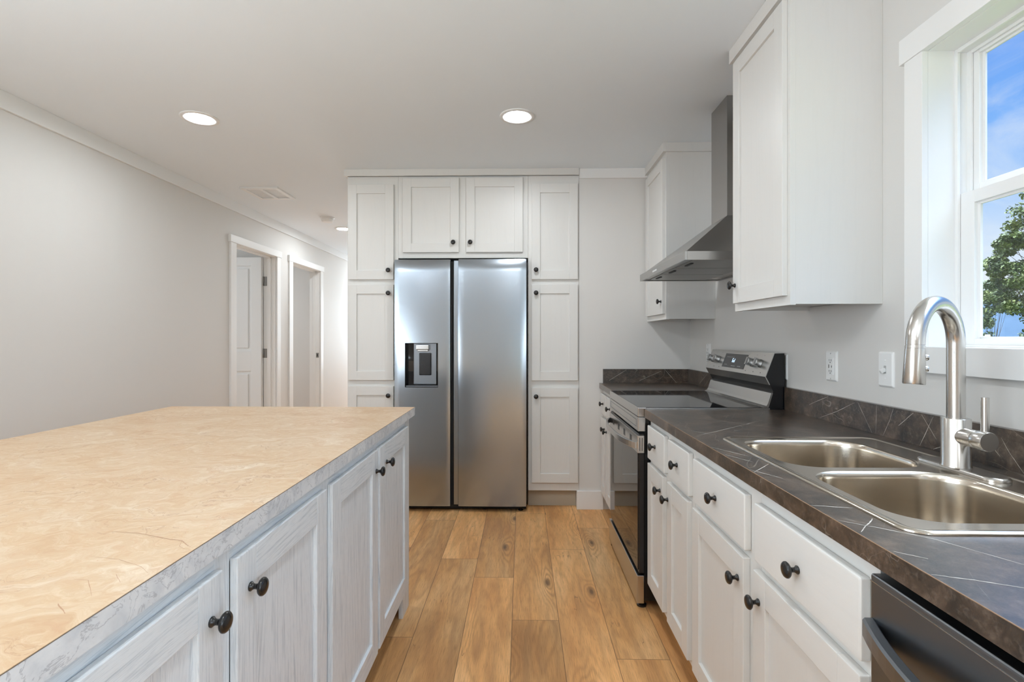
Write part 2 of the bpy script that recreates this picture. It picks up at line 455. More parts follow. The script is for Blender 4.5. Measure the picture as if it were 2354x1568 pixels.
# ================================================================== ROOM SHELL
# --- floor: individual planks in one mesh, joints where the photograph shows them
PW, PL = .2045, 1.355
joint = {0: 2.237, -1: 2.633, -2: 2.851, -3: 2.10, 1: 2.99, 2: 1.972, 3: 2.55, -4: 3.0}
bm = new(); uvl = bm.loops.layers.uv.new('uv'); uve = bm.loops.layers.uv.new('edge'); cl_ = bm.loops.layers.float_color.new('seed')
X0 = -.0434
for k in range(-30, 7):
    xa, xb = X0 + k * PW, X0 + (k + 1) * PW
    xb = min(xb, 1.36)
    if xa >= 1.36: continue
    j = joint.get(k, random.uniform(0, PL)); n0 = int((j + 4.8) / PL) + 1
    y = j - n0 * PL
    while y < 9.3:
        ya, yb = max(y, -4.8), min(y + PL, 9.3)
        if yb > ya:
            vsx = [bm.verts.new((xx, yy, 0)) for xx, yy in ((xa, ya), (xb, ya), (xb, yb), (xa, yb))]
            # split so that distance-to-edge interpolates from both sides
            cx_, cy_ = (xa + xb) / 2, (ya + yb) / 2
            c = bm.verts.new((cx_, cy_, 0)); sdv = (random.random(), random.random(), random.random(), 1)
            hx, hy = (xb - xa) / 2, (yb - ya) / 2
            c1 = bm.verts.new((cx_, ya + hx, 0)); c2 = bm.verts.new((cx_, yb - hx, 0)) 
            if hy <= hx * 1.2:
                bm.verts.remove(c1); bm.verts.remove(c2)
                fl = [bm.faces.new([vsx[i], vsx[(i + 1) % 4], c]) for i in range(4)]
                dd = {c: (hx, hy)}
            else:
                bm.verts.remove(c)
                fl = [bm.faces.new([vsx[0], vsx[1], c1]), bm.faces.new([vsx[1], vsx[2], c2, c1]), bm.faces.new([vsx[2], vsx[3], c2]), bm.faces.new([vsx[3], vsx[0], c1, c2])]
                dd = {c1: (hx, hx), c2: (hx, hx)}
            for f in fl:
                for l in f.loops:
                    l[uvl].uv = (l.vert.co.x - xa, l.vert.co.y - ya); l[cl_] = sdv
                    l[uve].uv = dd.get(l.vert, (0, 0))
        y += PL
floor = obj('floor', bm, M_floor, None, 'structure')
sub = sbox('floor_slab', -6.2, 1.36, -4.8, 9.3, -.2, -.002, m=M_kick); sub.name = 'subfloor_slab'  # unseen slab under the floor planks

sbox('ceiling', -6.2, 1.36, -4.8, 9.3, CEIL, CEIL + .12, m=M_ceil)

WY0, WY1, WZ0, WZ1 = .62, 1.545, 1.2136, 2.097           # kitchen window opening
XR = 1.213
bm = new()
BX0, BX1, BZ0, BZ1 = -2.4, -.4, .6, 2.1                 # unseen living-room windows, placed for the light they let in
for a in ((XR, 1.35, -4.8, BX0, 0, CEIL), (XR, 1.35, BX0, BX1, 0, BZ0), (XR, 1.35, BX0, BX1, BZ1, CEIL), (XR, 1.35, BX1, WY0 - .013, 0, CEIL),
          (XR, 1.35, WY0 - .013, WY1 + .013, 0, WZ0 - .013), (XR, 1.35, WY0 - .013, WY1 + .013, WZ1 + .013, CEIL), (XR, 1.35, WY1 + .013, 9.3, 0, CEIL)): box(bm, *a)
struct('wall_right', bm, M_wall)
D1, D2, DZ = (4.522, 5.285), (5.652, 6.443), 2.086
XL = -2.58
bm = new()
for a in ((XL - .13, XL, -4.8, -1.6, 0, CEIL), (XL - .13, XL, -1.6, .4, 0, BZ0), (XL - .13, XL, -1.6, .4, BZ1, CEIL), (XL - .13, XL, .4, D1[0] - .02, 0, CEIL),
          (XL - .13, XL, D1[0] - .02, D1[1] + .02, DZ + .02, CEIL), (XL - .13, XL, D1[1] + .02, D2[0] - .02, 0, CEIL),
          (XL - .13, XL, D2[0] - .02, D2[1] + .02, DZ + .02, CEIL), (XL - .13, XL, D2[1] + .02, 9.3, 0, CEIL)): box(bm, *a)
struct('wall_left', bm, M_wall)
bm = new(); box(bm, -2.71, .1, -4.92, -4.8, 0, CEIL); box(bm, 1.14, 1.35, -4.92, -4.8, 0, CEIL); box(bm, .1, 1.14, -4.92, -4.8, 0, .3); box(bm, .1, 1.14, -4.92, -4.8, 2.25, CEIL); struct('wall_back', bm, M_wall)
bm = new()
for q in ((.1, .16, .3, 2.25), (1.08, 1.14, .3, 2.25), (.1, 1.14, .3, .36), (.1, 1.14, 2.19, 2.25)): box(bm, q[0], q[1], -4.88, -4.83, q[2], q[3])
wf = struct('added_window_4', bm, M_trim)  # unseen window, added to light the near cabinet side
bm = new(); box(bm, .15, 1.09, -4.857, -4.853, .35, 2.2); obj('pane', bm, M_glass, wf)
bm = new(); box(bm, -2.71, -2.40, 9.3, 9.42, 0, CEIL); box(bm, -1.46, 1.35, 9.3, 9.42, 0, CEIL); box(bm, -2.40, -1.46, 9.3, 9.42, 0, .78); box(bm, -2.40, -1.46, 9.3, 9.42, 2.02, CEIL); struct('wall_far', bm, M_wall)
bm = new()
for q in ((-2.40, -2.35, .78, 2.02), (-1.51, -1.46, .78, 2.02), (-2.35, -1.51, .78, .83), (-2.35, -1.51, 1.97, 2.02)): box(bm, q[0], q[1], 9.34, 9.39, q[2], q[3])
wf = struct('window_5', bm, M_trim)
bm = new(); box(bm, -2.36, -1.50, 9.363, 9.367, .82, 1.98); obj('pane', bm, M_glass, wf)
bm = new()
box(bm, .4135, XR, 3.70, 3.80, 0, CEIL); box(bm, -1.276, XR, 4.33, 4.43, 0, CEIL); box(bm, .4135, .50, 3.80, 4.33, 0, CEIL)
struct('wall_front', bm, M_wall)
bm = new(); box(bm, -1.276, -1.16, 4.43, 9.3, 0, CEIL); struct('wall_hall', bm, M_wall)
bm = new()   # the two bedrooms off the hall
for a in ((-6.2, -6.08, 3.4, 7.6, 0, CEIL), (-6.08, XL - .13, 3.4, 3.52, 0, CEIL), (-6.08, XL - .13, 5.42, 5.52, 0, CEIL), (-6.08, XL - .13, 7.45, 7.6, 0, CEIL)): box(bm, *a)
struct('wall_bedrooms', bm, M_wall)
for nm, a in (('window_2', (XL - .10, XL - .05, -1.6, .4)), ('window_3', (XR + .05, XR + .10, BX0, BX1))):
    bm = new(); x0, x1, y0, y1 = a
    for q in ((y0, y0 + .06, BZ0, BZ1), (y1 - .06, y1, BZ0, BZ1), (y0, y1, BZ0, BZ0 + .06), (y0, y1, BZ1 - .06, BZ1), (y0, y1, 1.33, 1.38)): box(bm, x0, x1, *q)
    wf = struct(nm, bm, M_trim)
    bm = new(); box(bm, (x0 + x1) / 2 - .002, (x0 + x1) / 2 + .002, y0 + .05, y1 - .05, BZ0 + .05, BZ1 - .05); obj('pane', bm, M_glass, wf)

# trims: crown boards and baseboards
sbox('trim_1', XL, XL + .016, -4.8, 9.3, 2.374, CEIL, m=M_trim, bev=.002)
bm = new(); box(bm, .4135, XR, 3.684, 3.70, 2.395, CEIL, bev=.0015); struct('trim_2', bm, M_trim)
bm = new(); box(bm, -1.296, .412, 3.674, 3.694, 2.418, CEIL, bev=.0015); box(bm, -1.296, -1.2775, 3.6945, 4.33, 2.418, CEIL, bev=.0015); struct('trim_3', bm, M_cab)
bm = new(); box(bm, -1.2765 + .0, -1.2765 + .0 - .014, 4.33, 9.3, 2.374, CEIL); struct('trim_4', bm, M_trim)
bm = new(); box(bm, .396, .5865, 3.686, 3.70, 0, .133, bev=.002); box(bm, .398, .4125, 3.70, 3.90, 0, .133, bev=.0015); struct('baseboard_front', bm, M_trim)
bm = new()
for y0, y1 in ((-4.8, D1[0] - .09), (D1[1] + .09, D2[0] - .09), (D2[1] + .09, 9.3)): box(bm, XL, XL + .014, y0, y1, 0, .13, bev=.002)
struct('baseboard_left', bm, M_trim)
bm = new(); box(bm, -1.29, -1.276, 4.34, 9.3, 0, .13, bev=.002); struct('baseboard_hall', bm, M_trim)

# doorways in the left wall
for i, (a, b) in enumerate((D1, D2)):
    bm = new()
    t = XL + .018
    box(bm, XL, t, a - .086, a, 0, 2.09, bev=.0015); box(bm, XL, t, b, b + .075, 0, 2.09, bev=.0015)
    box(bm, XL, XL + .024, a - .10, b + .09, 2.09, 2.155, bev=.0015)
    box(bm, XL - .13, XL + .004, a - .019, a, 0, DZ + .019); box(bm, XL - .13, XL + .004, b, b + .019, 0, DZ + .019); box(bm, XL - .13, XL + .004, a, b, DZ, DZ + .019)
    # door stops
    box(bm, XL - .085, XL - .050, b - .012, b, 0, DZ); box(bm, XL - .085, XL - .050, a, b, DZ - .012, DZ); box(bm, XL - .085, XL - .050, a, a + .012, 0, DZ)
    fr_ = struct('door_%d' % (i + 1), bm, M_trim)
    if i == 0:
        # slab, swung open into the bedroom, hinged on the far jamb
        bm = new(); w_, hh = b - a - .006, DZ - .012
        Md = Matrix.Translation((XL - .132, b - .004, .008)) @ Matrix.Rotation(R(-4), 4, 'Z') @ Matrix(((-1, 0, 0, 0), (0, -1, 0, 0), (0, 0, 1, 0), (0, 0, 0, 1)))
        # local x runs away from the hinge, local y towards the camera
        st = .115; th = .035
        zs = (0, .24, .88, 1.10, 1.62, 1.72, hh - .12, hh)
        box(bm, 0, w_, 0, th - .012, 0, hh, M=Md)
        for x0, x1 in ((0, st), (w_ / 2 - .05, w_ / 2 + .05), (w_ - st, w_)): box(bm, x0, x1, th - .013, th, 0, hh, M=Md, bev=.004)
        for z0, z1 in ((0, .24), (.885, 1.095), (1.985, hh)): box(bm, st - .002, w_ - st + .002, th - .013, th - .0002, z0, z1, M=Md, bev=.004)
        for x0, x1 in ((st, w_ / 2 - .05), (w_ / 2 + .05, w_ - st)):
            for z0, z1 in ((.24, .885), (1.095, 1.985)): box(bm, x0 + .03, x1 - .03, th - .016, th - .003, z0 + .03, z1 - .03, M=Md, bev=.006)
        sl = obj('door_slab', bm, M_door, fr_)
        for z in (.30, 1.08, 1.835):
            bm = new(); box(bm, XL - .128, XL - .092, b - .0035, b - .0002, z - .048, z + .048)
            tube(bm, [(XL - .131, b - .006, z - .048), (XL - .131, b - .006, z + .048)], .006, 10)
            obj('hinge', bm, M_hinge, fr_, label='dark metal hinge')
    else:
        bm = new(); box(bm, XL - .045, XL - .012, b - .002, b - .0002, .99, 1.05); box(bm, XL - .036, XL - .024, b - .0026, b - .0018, 1.005, 1.037, mi=1)
        obj('strike_plate', bm, [M_hinge, M_slot], fr_, label='small dark strike plate')

# kitchen window: casing, jamb, double-hung sashes
bm = new(); cx = XR - .018
box(bm, cx, XR, WY1, WY1 + .071, 1.137, 2.098, bev=.0012); box(bm, cx, XR, WY0 - .071, WY0, 1.137, 2.098, bev=.0012)
box(bm, XR - .022, XR, WY0 - .09, WY1 + .088, 2.098, 2.176, bev=.0012)
box(bm, cx, XR, WY0, WY1, 1.137, WZ0 + .0, bev=.0012)
win = struct('window_1', bm, M_trim)
bm = new(); jx = XR + .0002
box(bm, jx, 1.352, WY1, WY1 + .012, WZ0, WZ1); box(bm, jx, 1.352, WY0 - .012, WY0, WZ0, WZ1)
box(bm, jx, 1.352, WY0 - .012, WY1 + .012, WZ1, WZ1 + .012); box(bm, jx, 1.352, WY0 - .012, WY1 + .012, WZ0 - .012, WZ0)
obj('jamb', bm, M_trim, win)
bm = new()
def ring(bm, x0, x1, y0, y1, z0, z1, wy, wzb, wzt, bev=.0015):
    box(bm, x0, x1, y1 - wy, y1, z0, z1, bev=bev); box(bm, x0, x1, y0, y0 + wy, z0, z1, bev=bev)
    box(bm, x0, x1, y0 + wy, y1 - wy, z0, z0 + wzb, bev=bev); box(bm, x0, x1, y0 + wy, y1 - wy, z1 - wzt, z1, bev=bev)
ring(bm, 1.290, 1.299, WY0, WY1, WZ0, WZ1, .011, .006, .012)
ring(bm, 1.299, 1.36, WY0, WY1, WZ0, WZ1, .006, .010, .010)
ring(bm, 1.322, 1.329, WY0, WY1, WZ0, WZ1, .020, .012, .018)
obj('frame', bm, M_trim, win)
def sash(x0, x1, z0, z1, wy, wb, wt, nm):
    bm = new(); y0, y1 = WY0 + .008, WY1 - .008
    ring(bm, x0, x1, y0, y1, z0, z1, wy, wb, wt)
    ring(bm, x0 + .010, x1 - .004, y0 + wy - .002, y1 - wy + .002, z0 + wb - .002, z1 - wt + .002, .010, .008, .009)
    s_ = obj(nm, bm, M_trim, win)
    bm = new(); xm = (x0 + x1) / 2 + .004
    box(bm, xm - .0015, xm + .0015, y0 + wy, y1 - wy, z0 + wb, z1 - wt); obj('pane', bm, M_glass, s_)
    return s_
lo_s = sash(1.300, 1.322, WZ0 + .004, 1.667, .048, .020, .036, 'lower_sash')
up_s = sash(1.330, 1.350, 1.655, WZ1 - .006, .030, .036, .020, 'upper_sash')
bm = new(); box(bm, 1.316, 1.321, 1.462, 1.474, 1.242, 1.250); box(bm, 1.306, 1.316, 1.466, 1.482, 1.2420, 1.2455); obj('sash_latch', bm, M_plastic, win)

# ================================================================== LIGHTS ON THE CEILING
def recessed(x, y, label, rd=.096):
    t = thing('recessed_light', label, 'ceiling light', (x, y, CEIL), 'recessed ceiling lights')
    bm = new(); Mx = Matrix.Translation((x, y, CEIL))
    lathe(bm, [(rd, 0), (rd, -.004), (rd - .004, -.0065), (rd - .020, -.0065), (rd - .028, -.0015), (rd - .028, .0)], Mx, 40, cap=False)
    obj('trim_ring', bm, M_trim, t)
    bm = new(); vv = [bm.verts.new((x + (rd - .0285) * math.cos(2 * math.pi * i / 40), y + (rd - .0285) * math.sin(2 * math.pi * i / 40), CEIL - .0018)) for i in range(40)]
    bm.faces.new(vv[::-1]); obj('lens', bm, M_lens, t, recalc=False)
recessed(-1.795, 2.80, 'round recessed ceiling light above the left side of the island, nearer the crown trim')
recessed(-.027, 2.81, 'round recessed ceiling light in the aisle, straight in front of the fridge')
recessed(-2.00, 5.67, 'small lit recessed light over the hallway, half hidden by the pantry')
for x, y, l in ((-1.795, .6, 'recessed ceiling light over the near end of the island, beside the left wall'), (-.027, .35, 'recessed ceiling light right over the viewpoint'),
                (-1.795, -2.6, 'added unseen recessed light in the living area, left row'), (-.027, -2.6, 'added unseen recessed light in the living area, right row'),
                (-2.0, 7.9, 'added unseen recessed light at the far end of the hallway'), (-4.3, 4.4, 'added unseen recessed light in the first bedroom'), (-4.3, 6.5, 'added unseen recessed light in the second bedroom')):
    recessed(x, y, l)  # living-area, hall-end and bedroom lamps are unseen, added to light those spaces

# ceiling vent
t = thing('ceiling_vent', 'white slotted air vent in the ceiling above the hall doors', 'vent', (-2.135, 4.25, CEIL))
bm = new(); a, b, c, d_ = -2.29, -1.98, 4.08, 4.42
for q in ((a, b, c, c + .035), (a, b, d_ - .035, d_), (a, a + .035, c + .035, d_ - .035), (b - .035, b, c + .035, d_ - .035), (-2.150, -2.120, c + .035, d_ - .035)): box(bm, q[0], q[1], q[2], q[3], CEIL - .013, CEIL - .0002)
obj('frame', bm, M_plastic, t)
bm = new(); box(bm, a + .03, b - .03, c + .03, d_ - .03, CEIL - .0012, CEIL - .0004); obj('backing', bm, M_graysl, t)
bm = new()
for i in range(16):
    y = c + .042 + i * .0165; box(bm, a + .03, b - .03, y, y + .009, CEIL - .006, CEIL - .003)
obj('louvre', bm, M_plastic, t)
# smoke detector
t = thing('smoke_detector', 'round white smoke detector on the hallway ceiling', 'smoke detector', (-1.98, 5.14, CEIL))
bm = new(); Mx = Matrix.Translation((-1.98, 5.14, CEIL))
lathe(bm, [(.070, 0), (.070, -.008), (.066, -.012), (.058, -.013)], Mx, 36); obj('base', bm, M_plastic, t)
bm = new(); lathe(bm, [(.056, -.013), (.056, -.020), (.060, -.022), (.055, -.040), (.048, -.047), (.02, -.049)], Mx, 36); obj('cover', bm, M_plastic, t)

# ================================================================== CABINETS
bmk = new()
lathe(bmk, [(.0085, 0), (.0088, .0022), (.0065, .0045), (.0048, .008), (.0052, .013), (.0095, .017), (.0145, .0195), (.0168, .0225), (.0166, .0255), (.0140, .0285), (.008, .0305), (.002, .031)], ID, 30)
knob_mesh = bpy.data.meshes.new('knob'); bmk.to_mesh(knob_mesh); bmk.free(); knob_mesh.materials.append(M_knob)
for p_ in knob_mesh.polygons: p_.use_smooth = True
def knob(parent, root, M, lx, ly, z):
    o = bpy.data.objects.new('knob', knob_mesh); COL.objects.link(o); o.parent = parent
    pos = M @ Vector((lx, ly, z)); nrm = (M.to_3x3() @ Vector((0, -1, 0)))
    o.rotation_mode = 'QUATERNION'; o.rotation_quaternion = nrm.to_track_quat('Z', 'Y')
    o.location = pos - root.location
    o['label'] = 'round black knob'
def shaker(name, root, M, x0, x1, z0, z1, yf, th=.019, fw=.062, kx=None, kz=None, m=None, mats=None, rec=.010):
    bm = new(); mm = m or M_cab; b = .0022
    box(bm, x0, x0 + fw, yf, yf + th, z0, z1, b, M, 'z'); box(bm, x1 - fw, x1, yf, yf + th, z0, z1, b, M, 'z')
    box(bm, x0 + fw - .0004, x1 - fw + .0004, yf + .0002, yf + th, z1 - fw - .004, z1, b * .8, M, 'x'); box(bm, x0 + fw - .0004, x1 - fw + .0004, yf + .0002, yf + th, z0, z0 + fw + .004, b * .8, M, 'x')
    box(bm, x0 + fw - .002, x1 - fw + .002, yf + rec, yf + th - .002, z0 + fw, z1 - fw, 0, M, 'z')
    d = obj(name, bm, mm, root)
    if kx is not None: knob(d, root, M, kx, yf, kz)
    return d
def slab(name, root, M, x0, x1, z0, z1, yf, th=.019, kx=None, kz=None, m=None):
    bm = new(); box(bm, x0, x1, yf, yf + th, z0, z1, .005, M, 'x', seg=3)
    d = obj(name, bm, m or M_cab, root)
    if kx is not None: knob(d, root, M, kx, yf, kz)
    return d

# ---- tall cabinets round the fridge (front of face frame at Y = 3.70, door faces at 3.681)
YF = 3.70
def tall(x0, x1, name, label, doors, z0, z1, kick=None, grp=None):
    t = thing(name, label, 'cabinet', ((x0 + x1) / 2, 4.0, 0), grp)
    bm = new(); box(bm, x0, x1, YF, 4.325, z0, z1, .0006)
    obj('body', bm, M_cab, t)
    if kick:
        bm = new(); box(bm, x0 + .001, x1 - .016, 3.775, 4.3, .0, z0); obj('toe_kick', bm, M_kick, t, label='tan toe-kick board')
    for (a, b, c, d_, kx, kz) in doors: shaker('door', t, ID, a, b, c, d_, YF - .019, kx=kx, kz=kz)
    return t
G = 'tall pantry cabinets beside the fridge'
tall(-1.276, -.9035, 'pantry_cabinet', 'tall white pantry cabinet left of the fridge, next to the hallway',
     [(-1.2655, -.934, 1.666, 2.357, -.968, 1.731), (-1.2655, -.934, .933, 1.627, -.968, 1.565), (-1.2655, -.934, .193, .889, -.968, .822)], .133, 2.418, True, G)
tall(.0445, .4125, 'pantry_cabinet', 'tall white pantry cabinet right of the fridge, beside the bare stub wall',
     [(.070, .4035, 1.664, 2.357, .101, 1.731), (.070, .4035, .932, 1.627, .101, 1.565), (.070, .4035, .193, .879, .101, .818)], .133, 2.418, True, G)
tall(-.9025, .0435, 'overhead_cabinet', 'white two-door cabinet bridging over the top of the fridge',
     [(-.867, -.458, 1.862, 2.402, -.497, 1.931), (-.405, .006, 1.862, 2.402, -.374, 1.931)], 1.822, 2.418)

# ---- right-hand base run; faces: door front X=.568, frame X=.587
def rbox(bm, y0, y1, x0, x1, z0, z1, bev=0., grain='z'): box(bm, -y1, -y0, x0, x1, z0, z1, bev, RIGHT, grain)
def base_cab(y0, y1, label, doors, drawers, name='base_cabinet', grp='white base cabinets along the right wall'):
    t = thing(name, label, 'cabinet', (.9, (y0 + y1) / 2, 0), grp)
    bm = new(); f0, f1 = .587, .606
    rbox(bm, y0 + .002, y1 - .002, f0 + .0004, f1 - .001, .1055, .145, 0, 'x'); rbox(bm, y0 + .002, y1 - .002, f0 + .0004, f1 - .001, .655, .715, 0, 'x'); rbox(bm, y0 + .002, y1 - .002, f0 + .0004, f1 - .001, .820, .8745, 0, 'x')
    rbox(bm, y0, y0 + .04, f0, f1, .105, .875, .0004); rbox(bm, y1 - .04, y1, f0, f1, .105, .875, .0004)
    ym = (doors[0][0] + doors[1][1]) / 2; rbox(bm, ym - .035, ym + .035, f0, f1, .105, .875, .0004)
    obj('face_frame', bm, M_cab, t)
    bm = new()
    rbox(bm, y0, y0 + .016, f1, 1.205, .105, .875); rbox(bm, y1 - .016, y1, f1, 1.205, .105, .875); rbox(bm, y0, y1, f1, 1.205, .105, .121); rbox(bm, y0, y1, 1.190, 1.205, .105, .875)
    obj('body', bm, M_cab, t)
    bm = new(); rbox(bm, y0 + .001, y1 - .001, .665, .68, 0, .105); obj('toe_kick', bm, M_kick, t, label='tan toe-kick board')
    for (ya, yb, za, zb, ky, kz) in doors: shaker('door', t, RIGHT, -yb, -ya, za, zb, .568, kx=-ky, kz=kz)
    for (ya, yb, za, zb, ky, kz) in drawers: slab('drawer', t, RIGHT, -yb, -ya, za, zb, .568, kx=-ky, kz=kz)
    return t
base_cab(3.098, 3.697, 'white base cabinet in the far corner, beyond the range',
         [(3.475, 3.675, .13, .675, 3.520, .610), (3.245, 3.455, .13, .675, 3.432, .606)], [(3.475, 3.675, .70, .845, 3.575, .778), (3.245, 3.455, .70, .845, 3.305, .778)])
base_cab(1.733, 2.333, 'white base cabinet with two small drawers, between the range and the sink cabinet',
         [(2.072, 2.318, .128, .676, 2.105, .612), (1.765, 2.011, .128, .676, 1.996, .609)], [(2.050, 2.318, .697, .846, 2.185, .774), (1.752, 1.996, .697, .846, 1.876, .774)])
base_cab(.845, 1.731, 'wide white sink cabinet with two false drawer fronts, beside the dishwasher',
         [(1.320, 1.714, .128, .674, 1.352, .609), (.868, 1.265, .128, .671, 1.234, .605)], [(1.312, 1.706, .696, .840, 1.507, .769), (.866, 1.259, .695, .837, 1.060, .762)], name='sink_cabinet')

# ---- wall cabinets (front frame X=.905, door front X=.886)
def wall_cab(y0, y1, z0, label, door, crown_side):
    t = thing('wall_cabinet', label, 'cabinet', (1.06, (y0 + y1) / 2, z0), 'white wall cabinets either side of the range hood')
    bm = new(); rbox(bm, y0, y1, .905, .924, z0, 2.42, .0004); rbox(bm, y0, y0 + .012, .924, 1.2125, z0 + .003, 2.42); rbox(bm, y1 - .012, y1, .924, 1.2125, z0 + .003, 2.42)
    rbox(bm, y0 + .012, y1 - .012, .924, 1.2125, z0 + .018, z0 + .032); rbox(bm, y0 + .012, y1 - .012, 1.200, 1.2125, z0 + .018, 2.42)
    obj('body', bm, M_cab, t)
    bm = new(); rbox(bm, y0 - .012, y1 + .012, .884, .905, 2.408, CEIL - .0005, .0012); 
    if crown_side: rbox(bm, y0 - .014, y0, .905, 1.2125, 2.408, CEIL - .0005, .0012)
    obj('crown_strip', bm, M_cab, t)
    ya, yb, za, zb, ky, kz = door
    shaker('door', t, RIGHT, -yb, -ya, za, zb, .886, kx=-ky, kz=kz, fw=.058)
wall_cab(1.736, 2.180, 1.352, 'near white wall cabinet beside the window, with a tall single door', (1.752, 2.158, 1.384, 2.392, 2.135, 1.458), True)
wall_cab(3.215, 3.6985, 1.357, 'far white wall cabinet in the corner, partly behind the range hood', (3.232, 3.672, 1.392, 2.372, 3.262, 1.472), True)

# ---- countertops
def splash_strip(bm, veins): pass
def counter(name, label, y0, y1, parts, veins_top, veins_edge, veins_sp, back=None, end_splash=None):
    t = thing(name, label, 'countertop', (.9, (y0 + y1) / 2, .877))
    bm = new()
    for q in parts: box(bm, q[0], q[1], q[2], q[3], .877, .914)
    for v in veins_top: ribbon(bm, v, .0012, lambda a, b: Vector((a, b, .9142)), 1)
    for v in veins_edge: ribbon(bm, v, .0008, lambda a, b: Vector((.5607, a, b)), 1)
    box(bm, .5598, .5615, y0, y1, .9131, .9142, mi=2)
    obj('worktop', bm, [M_stone, M_vein, M_tan], t)
    bm = new()
    box(bm, 1.193, 1.2125, y0, y1, .9145, 1.016)
    if end_splash: box(bm, .585, 1.193, 3.680, 3.6985, .9145, 1.016)
    for v in veins_sp: ribbon(bm, v, .0007, lambda a, b: Vector((1.1926, a, b)), 1)
    if back:
        for v in back: ribbon(bm, v, .0010, lambda a, b: Vector((a, 3.6796, b)), 1)
    obj('backsplash', bm, [M_stone, M_vein], t)
TOPV = [[(0.593, 2.23), (0.759, 2.033), (0.906, 1.879), (1.036, 1.716)], [(0.58, 1.703), (0.756, 1.858), (0.952, 2.037)], [(0.563, 0.921), (0.607, 0.889), (0.669, 0.837), (0.721, 0.745)], [(0.632, 0.93), (0.618, 0.915), (0.595, 0.893), (0.569, 0.866)], [(0.567, 0.788), (0.599, 0.763)], [(0.563, 0.712), (0.609, 0.697), (0.654, 0.676)], [(0.563, 1.002), (0.634, 0.988)], [(0.563, 1.246), (0.637, 1.328)], [(0.564, 1.845), (0.643, 1.723)], [(0.563, 1.53), (0.624, 1.414)], [(0.563, 1.441), (0.606, 1.35)], [(0.563, 1.271), (0.605, 1.193)]]
EDV = [[(0.764, 0.912), (0.749, 0.898), (0.736, 0.88)], [(0.737, 0.911), (0.722, 0.896), (0.711, 0.882)], [(0.912, 0.912), (0.933, 0.9), (0.95, 0.882)], [(1.396, 0.912), (1.396, 0.888)], [(1.571, 0.912), (1.527, 0.904), (1.498, 0.889)], [(1.096, 0.912), (1.077, 0.898), (1.067, 0.881)], [(0.757, 0.883), (0.726, 0.901)]]
SPV = [[(1.833, 1.013), (1.758, 0.916)], [(1.659, 1.014), (1.674, 0.975), (1.706, 0.917)], [(1.736, 1.014), (1.74, 0.919)], [(1.575, 1.012), (1.636, 0.962)], [(1.5, 1.012), (1.55, 0.917)], [(1.543, 1.011), (1.489, 0.948)], [(2.062, 0.921), (1.949, 0.963), (1.849, 1.008)], [(1.464, 0.935), (1.5, 0.917)], [(1.291, 0.992), (1.27, 0.96), (1.233, 0.918)], [(1.353, 0.998), (1.293, 0.944)], [(2.139, 0.963), (2.004, 1.013)]]
SX0, SX1, SY0, SY1 = .641, 1.130, .852, 1.672
cut = (SX0 + .02, SX1 - .02, SY0 + .02, SY1 - .02)
counter('countertop', 'long dark brown stone-look counter with the steel sink set in it', .12, 2.338,
        [(.560, 1.2125, cut[3], 2.338), (.560, cut[0], cut[2], cut[3]), (cut[1], 1.2125, cut[2], cut[3]), (.560, 1.2125, .12, cut[2])], TOPV, EDV, SPV)
counter('countertop', 'short dark brown stone-look counter in the far corner beyond the range', 3.097, 3.6985,
        [(.560, 1.2125, 3.097, 3.6985)], [[(.62, 3.62), (.80, 3.40), (1.0, 3.30)], [(.9, 3.6), (1.05, 3.35)]], [], [[(3.30, 1.01), (3.45, .93)], [(3.36, .92), (3.25, .99)]],
        [[(1.026, 1.013), (1.11, 0.918)], [(0.845, 0.933), (1.001, 1.002)], [(0.627, 0.933), (0.752, 1.011)]], True)

# ---- sink
t = thing('sink', 'double-bowl stainless steel drop-in sink in the dark counter', 'sink', (.885, 1.262, .915))
B = [(.676, 1.036, 1.282, 1.632), (.676, 1.030, .900, 1.249)]
bm = new()
def loop3(pts, z): return [bm.verts.new((p[0], p[1], z)) for p in pts]
def bridge(a, b, smooth=True):
    n = len(a)
    for i in range(n):
        f = bm.faces.new([a[i], a[(i + 1) % n], b[(i + 1) % n], b[i]]); f.smooth = smooth
def off(o_, r_): return rrect(SX0 + o_, SX1 - o_, SY0 + o_, SY1 - o_, max(r_ - o_, .004), 10)
prev = loop3(off(0, .042), .9146)
for o_, z in ((.0005, .9172), (.003, .9195), (.007, .9203), (.011, .9195), (.014, .9180), (.018, .9175)):
    cur = loop3(off(o_, .042), z); bridge(prev, cur); prev = cur
outer = prev
holes = []
rr = (.095, .085, .085, .095)
for (a, b, c, d_) in B: holes.append(loop3(rrect(a, b, c, d_, rr, 12), .9175))
allv = outer + holes[0] + holes[1]
for tri in tessellate_polygon([[v.co for v in outer], [v.co for v in holes[0]], [v.co for v in holes[1]]]):
    try: bm.faces.new([allv[i] for i in tri])
    except ValueError: pass
obj('rim', bm, M_sink, t)
for (a, b, c, d_) in B:
    bm = new(); prev = None
    prof = [(0, .9175), (.0015, .9168), (.004, .9145), (.006, .910), (.007, .900), (.012, .80), (.016, .765), (.024, .748), (.038, .738), (.06, .735)]
    for o_, z in prof:
        cur = loop3(rrect(a + o_, b - o_, c + o_, d_ - o_, [max(q - o_ * .7, .02) for q in rr], 12), z)
        if prev: bridge(prev, cur)
        prev = cur
    f = bm.faces.new(prev)
    bw = obj('bowl', bm, M_sink, t)
    bm = new(); lathe(bm, [(.045, .0), (.045, .002), (.038, .003), (.034, -.002), (.01, -.003)], Matrix.Translation(((a + b) / 2, (c + d_) / 2, .7355)), 28)
    obj('drain', bm, M_nickel, bw)

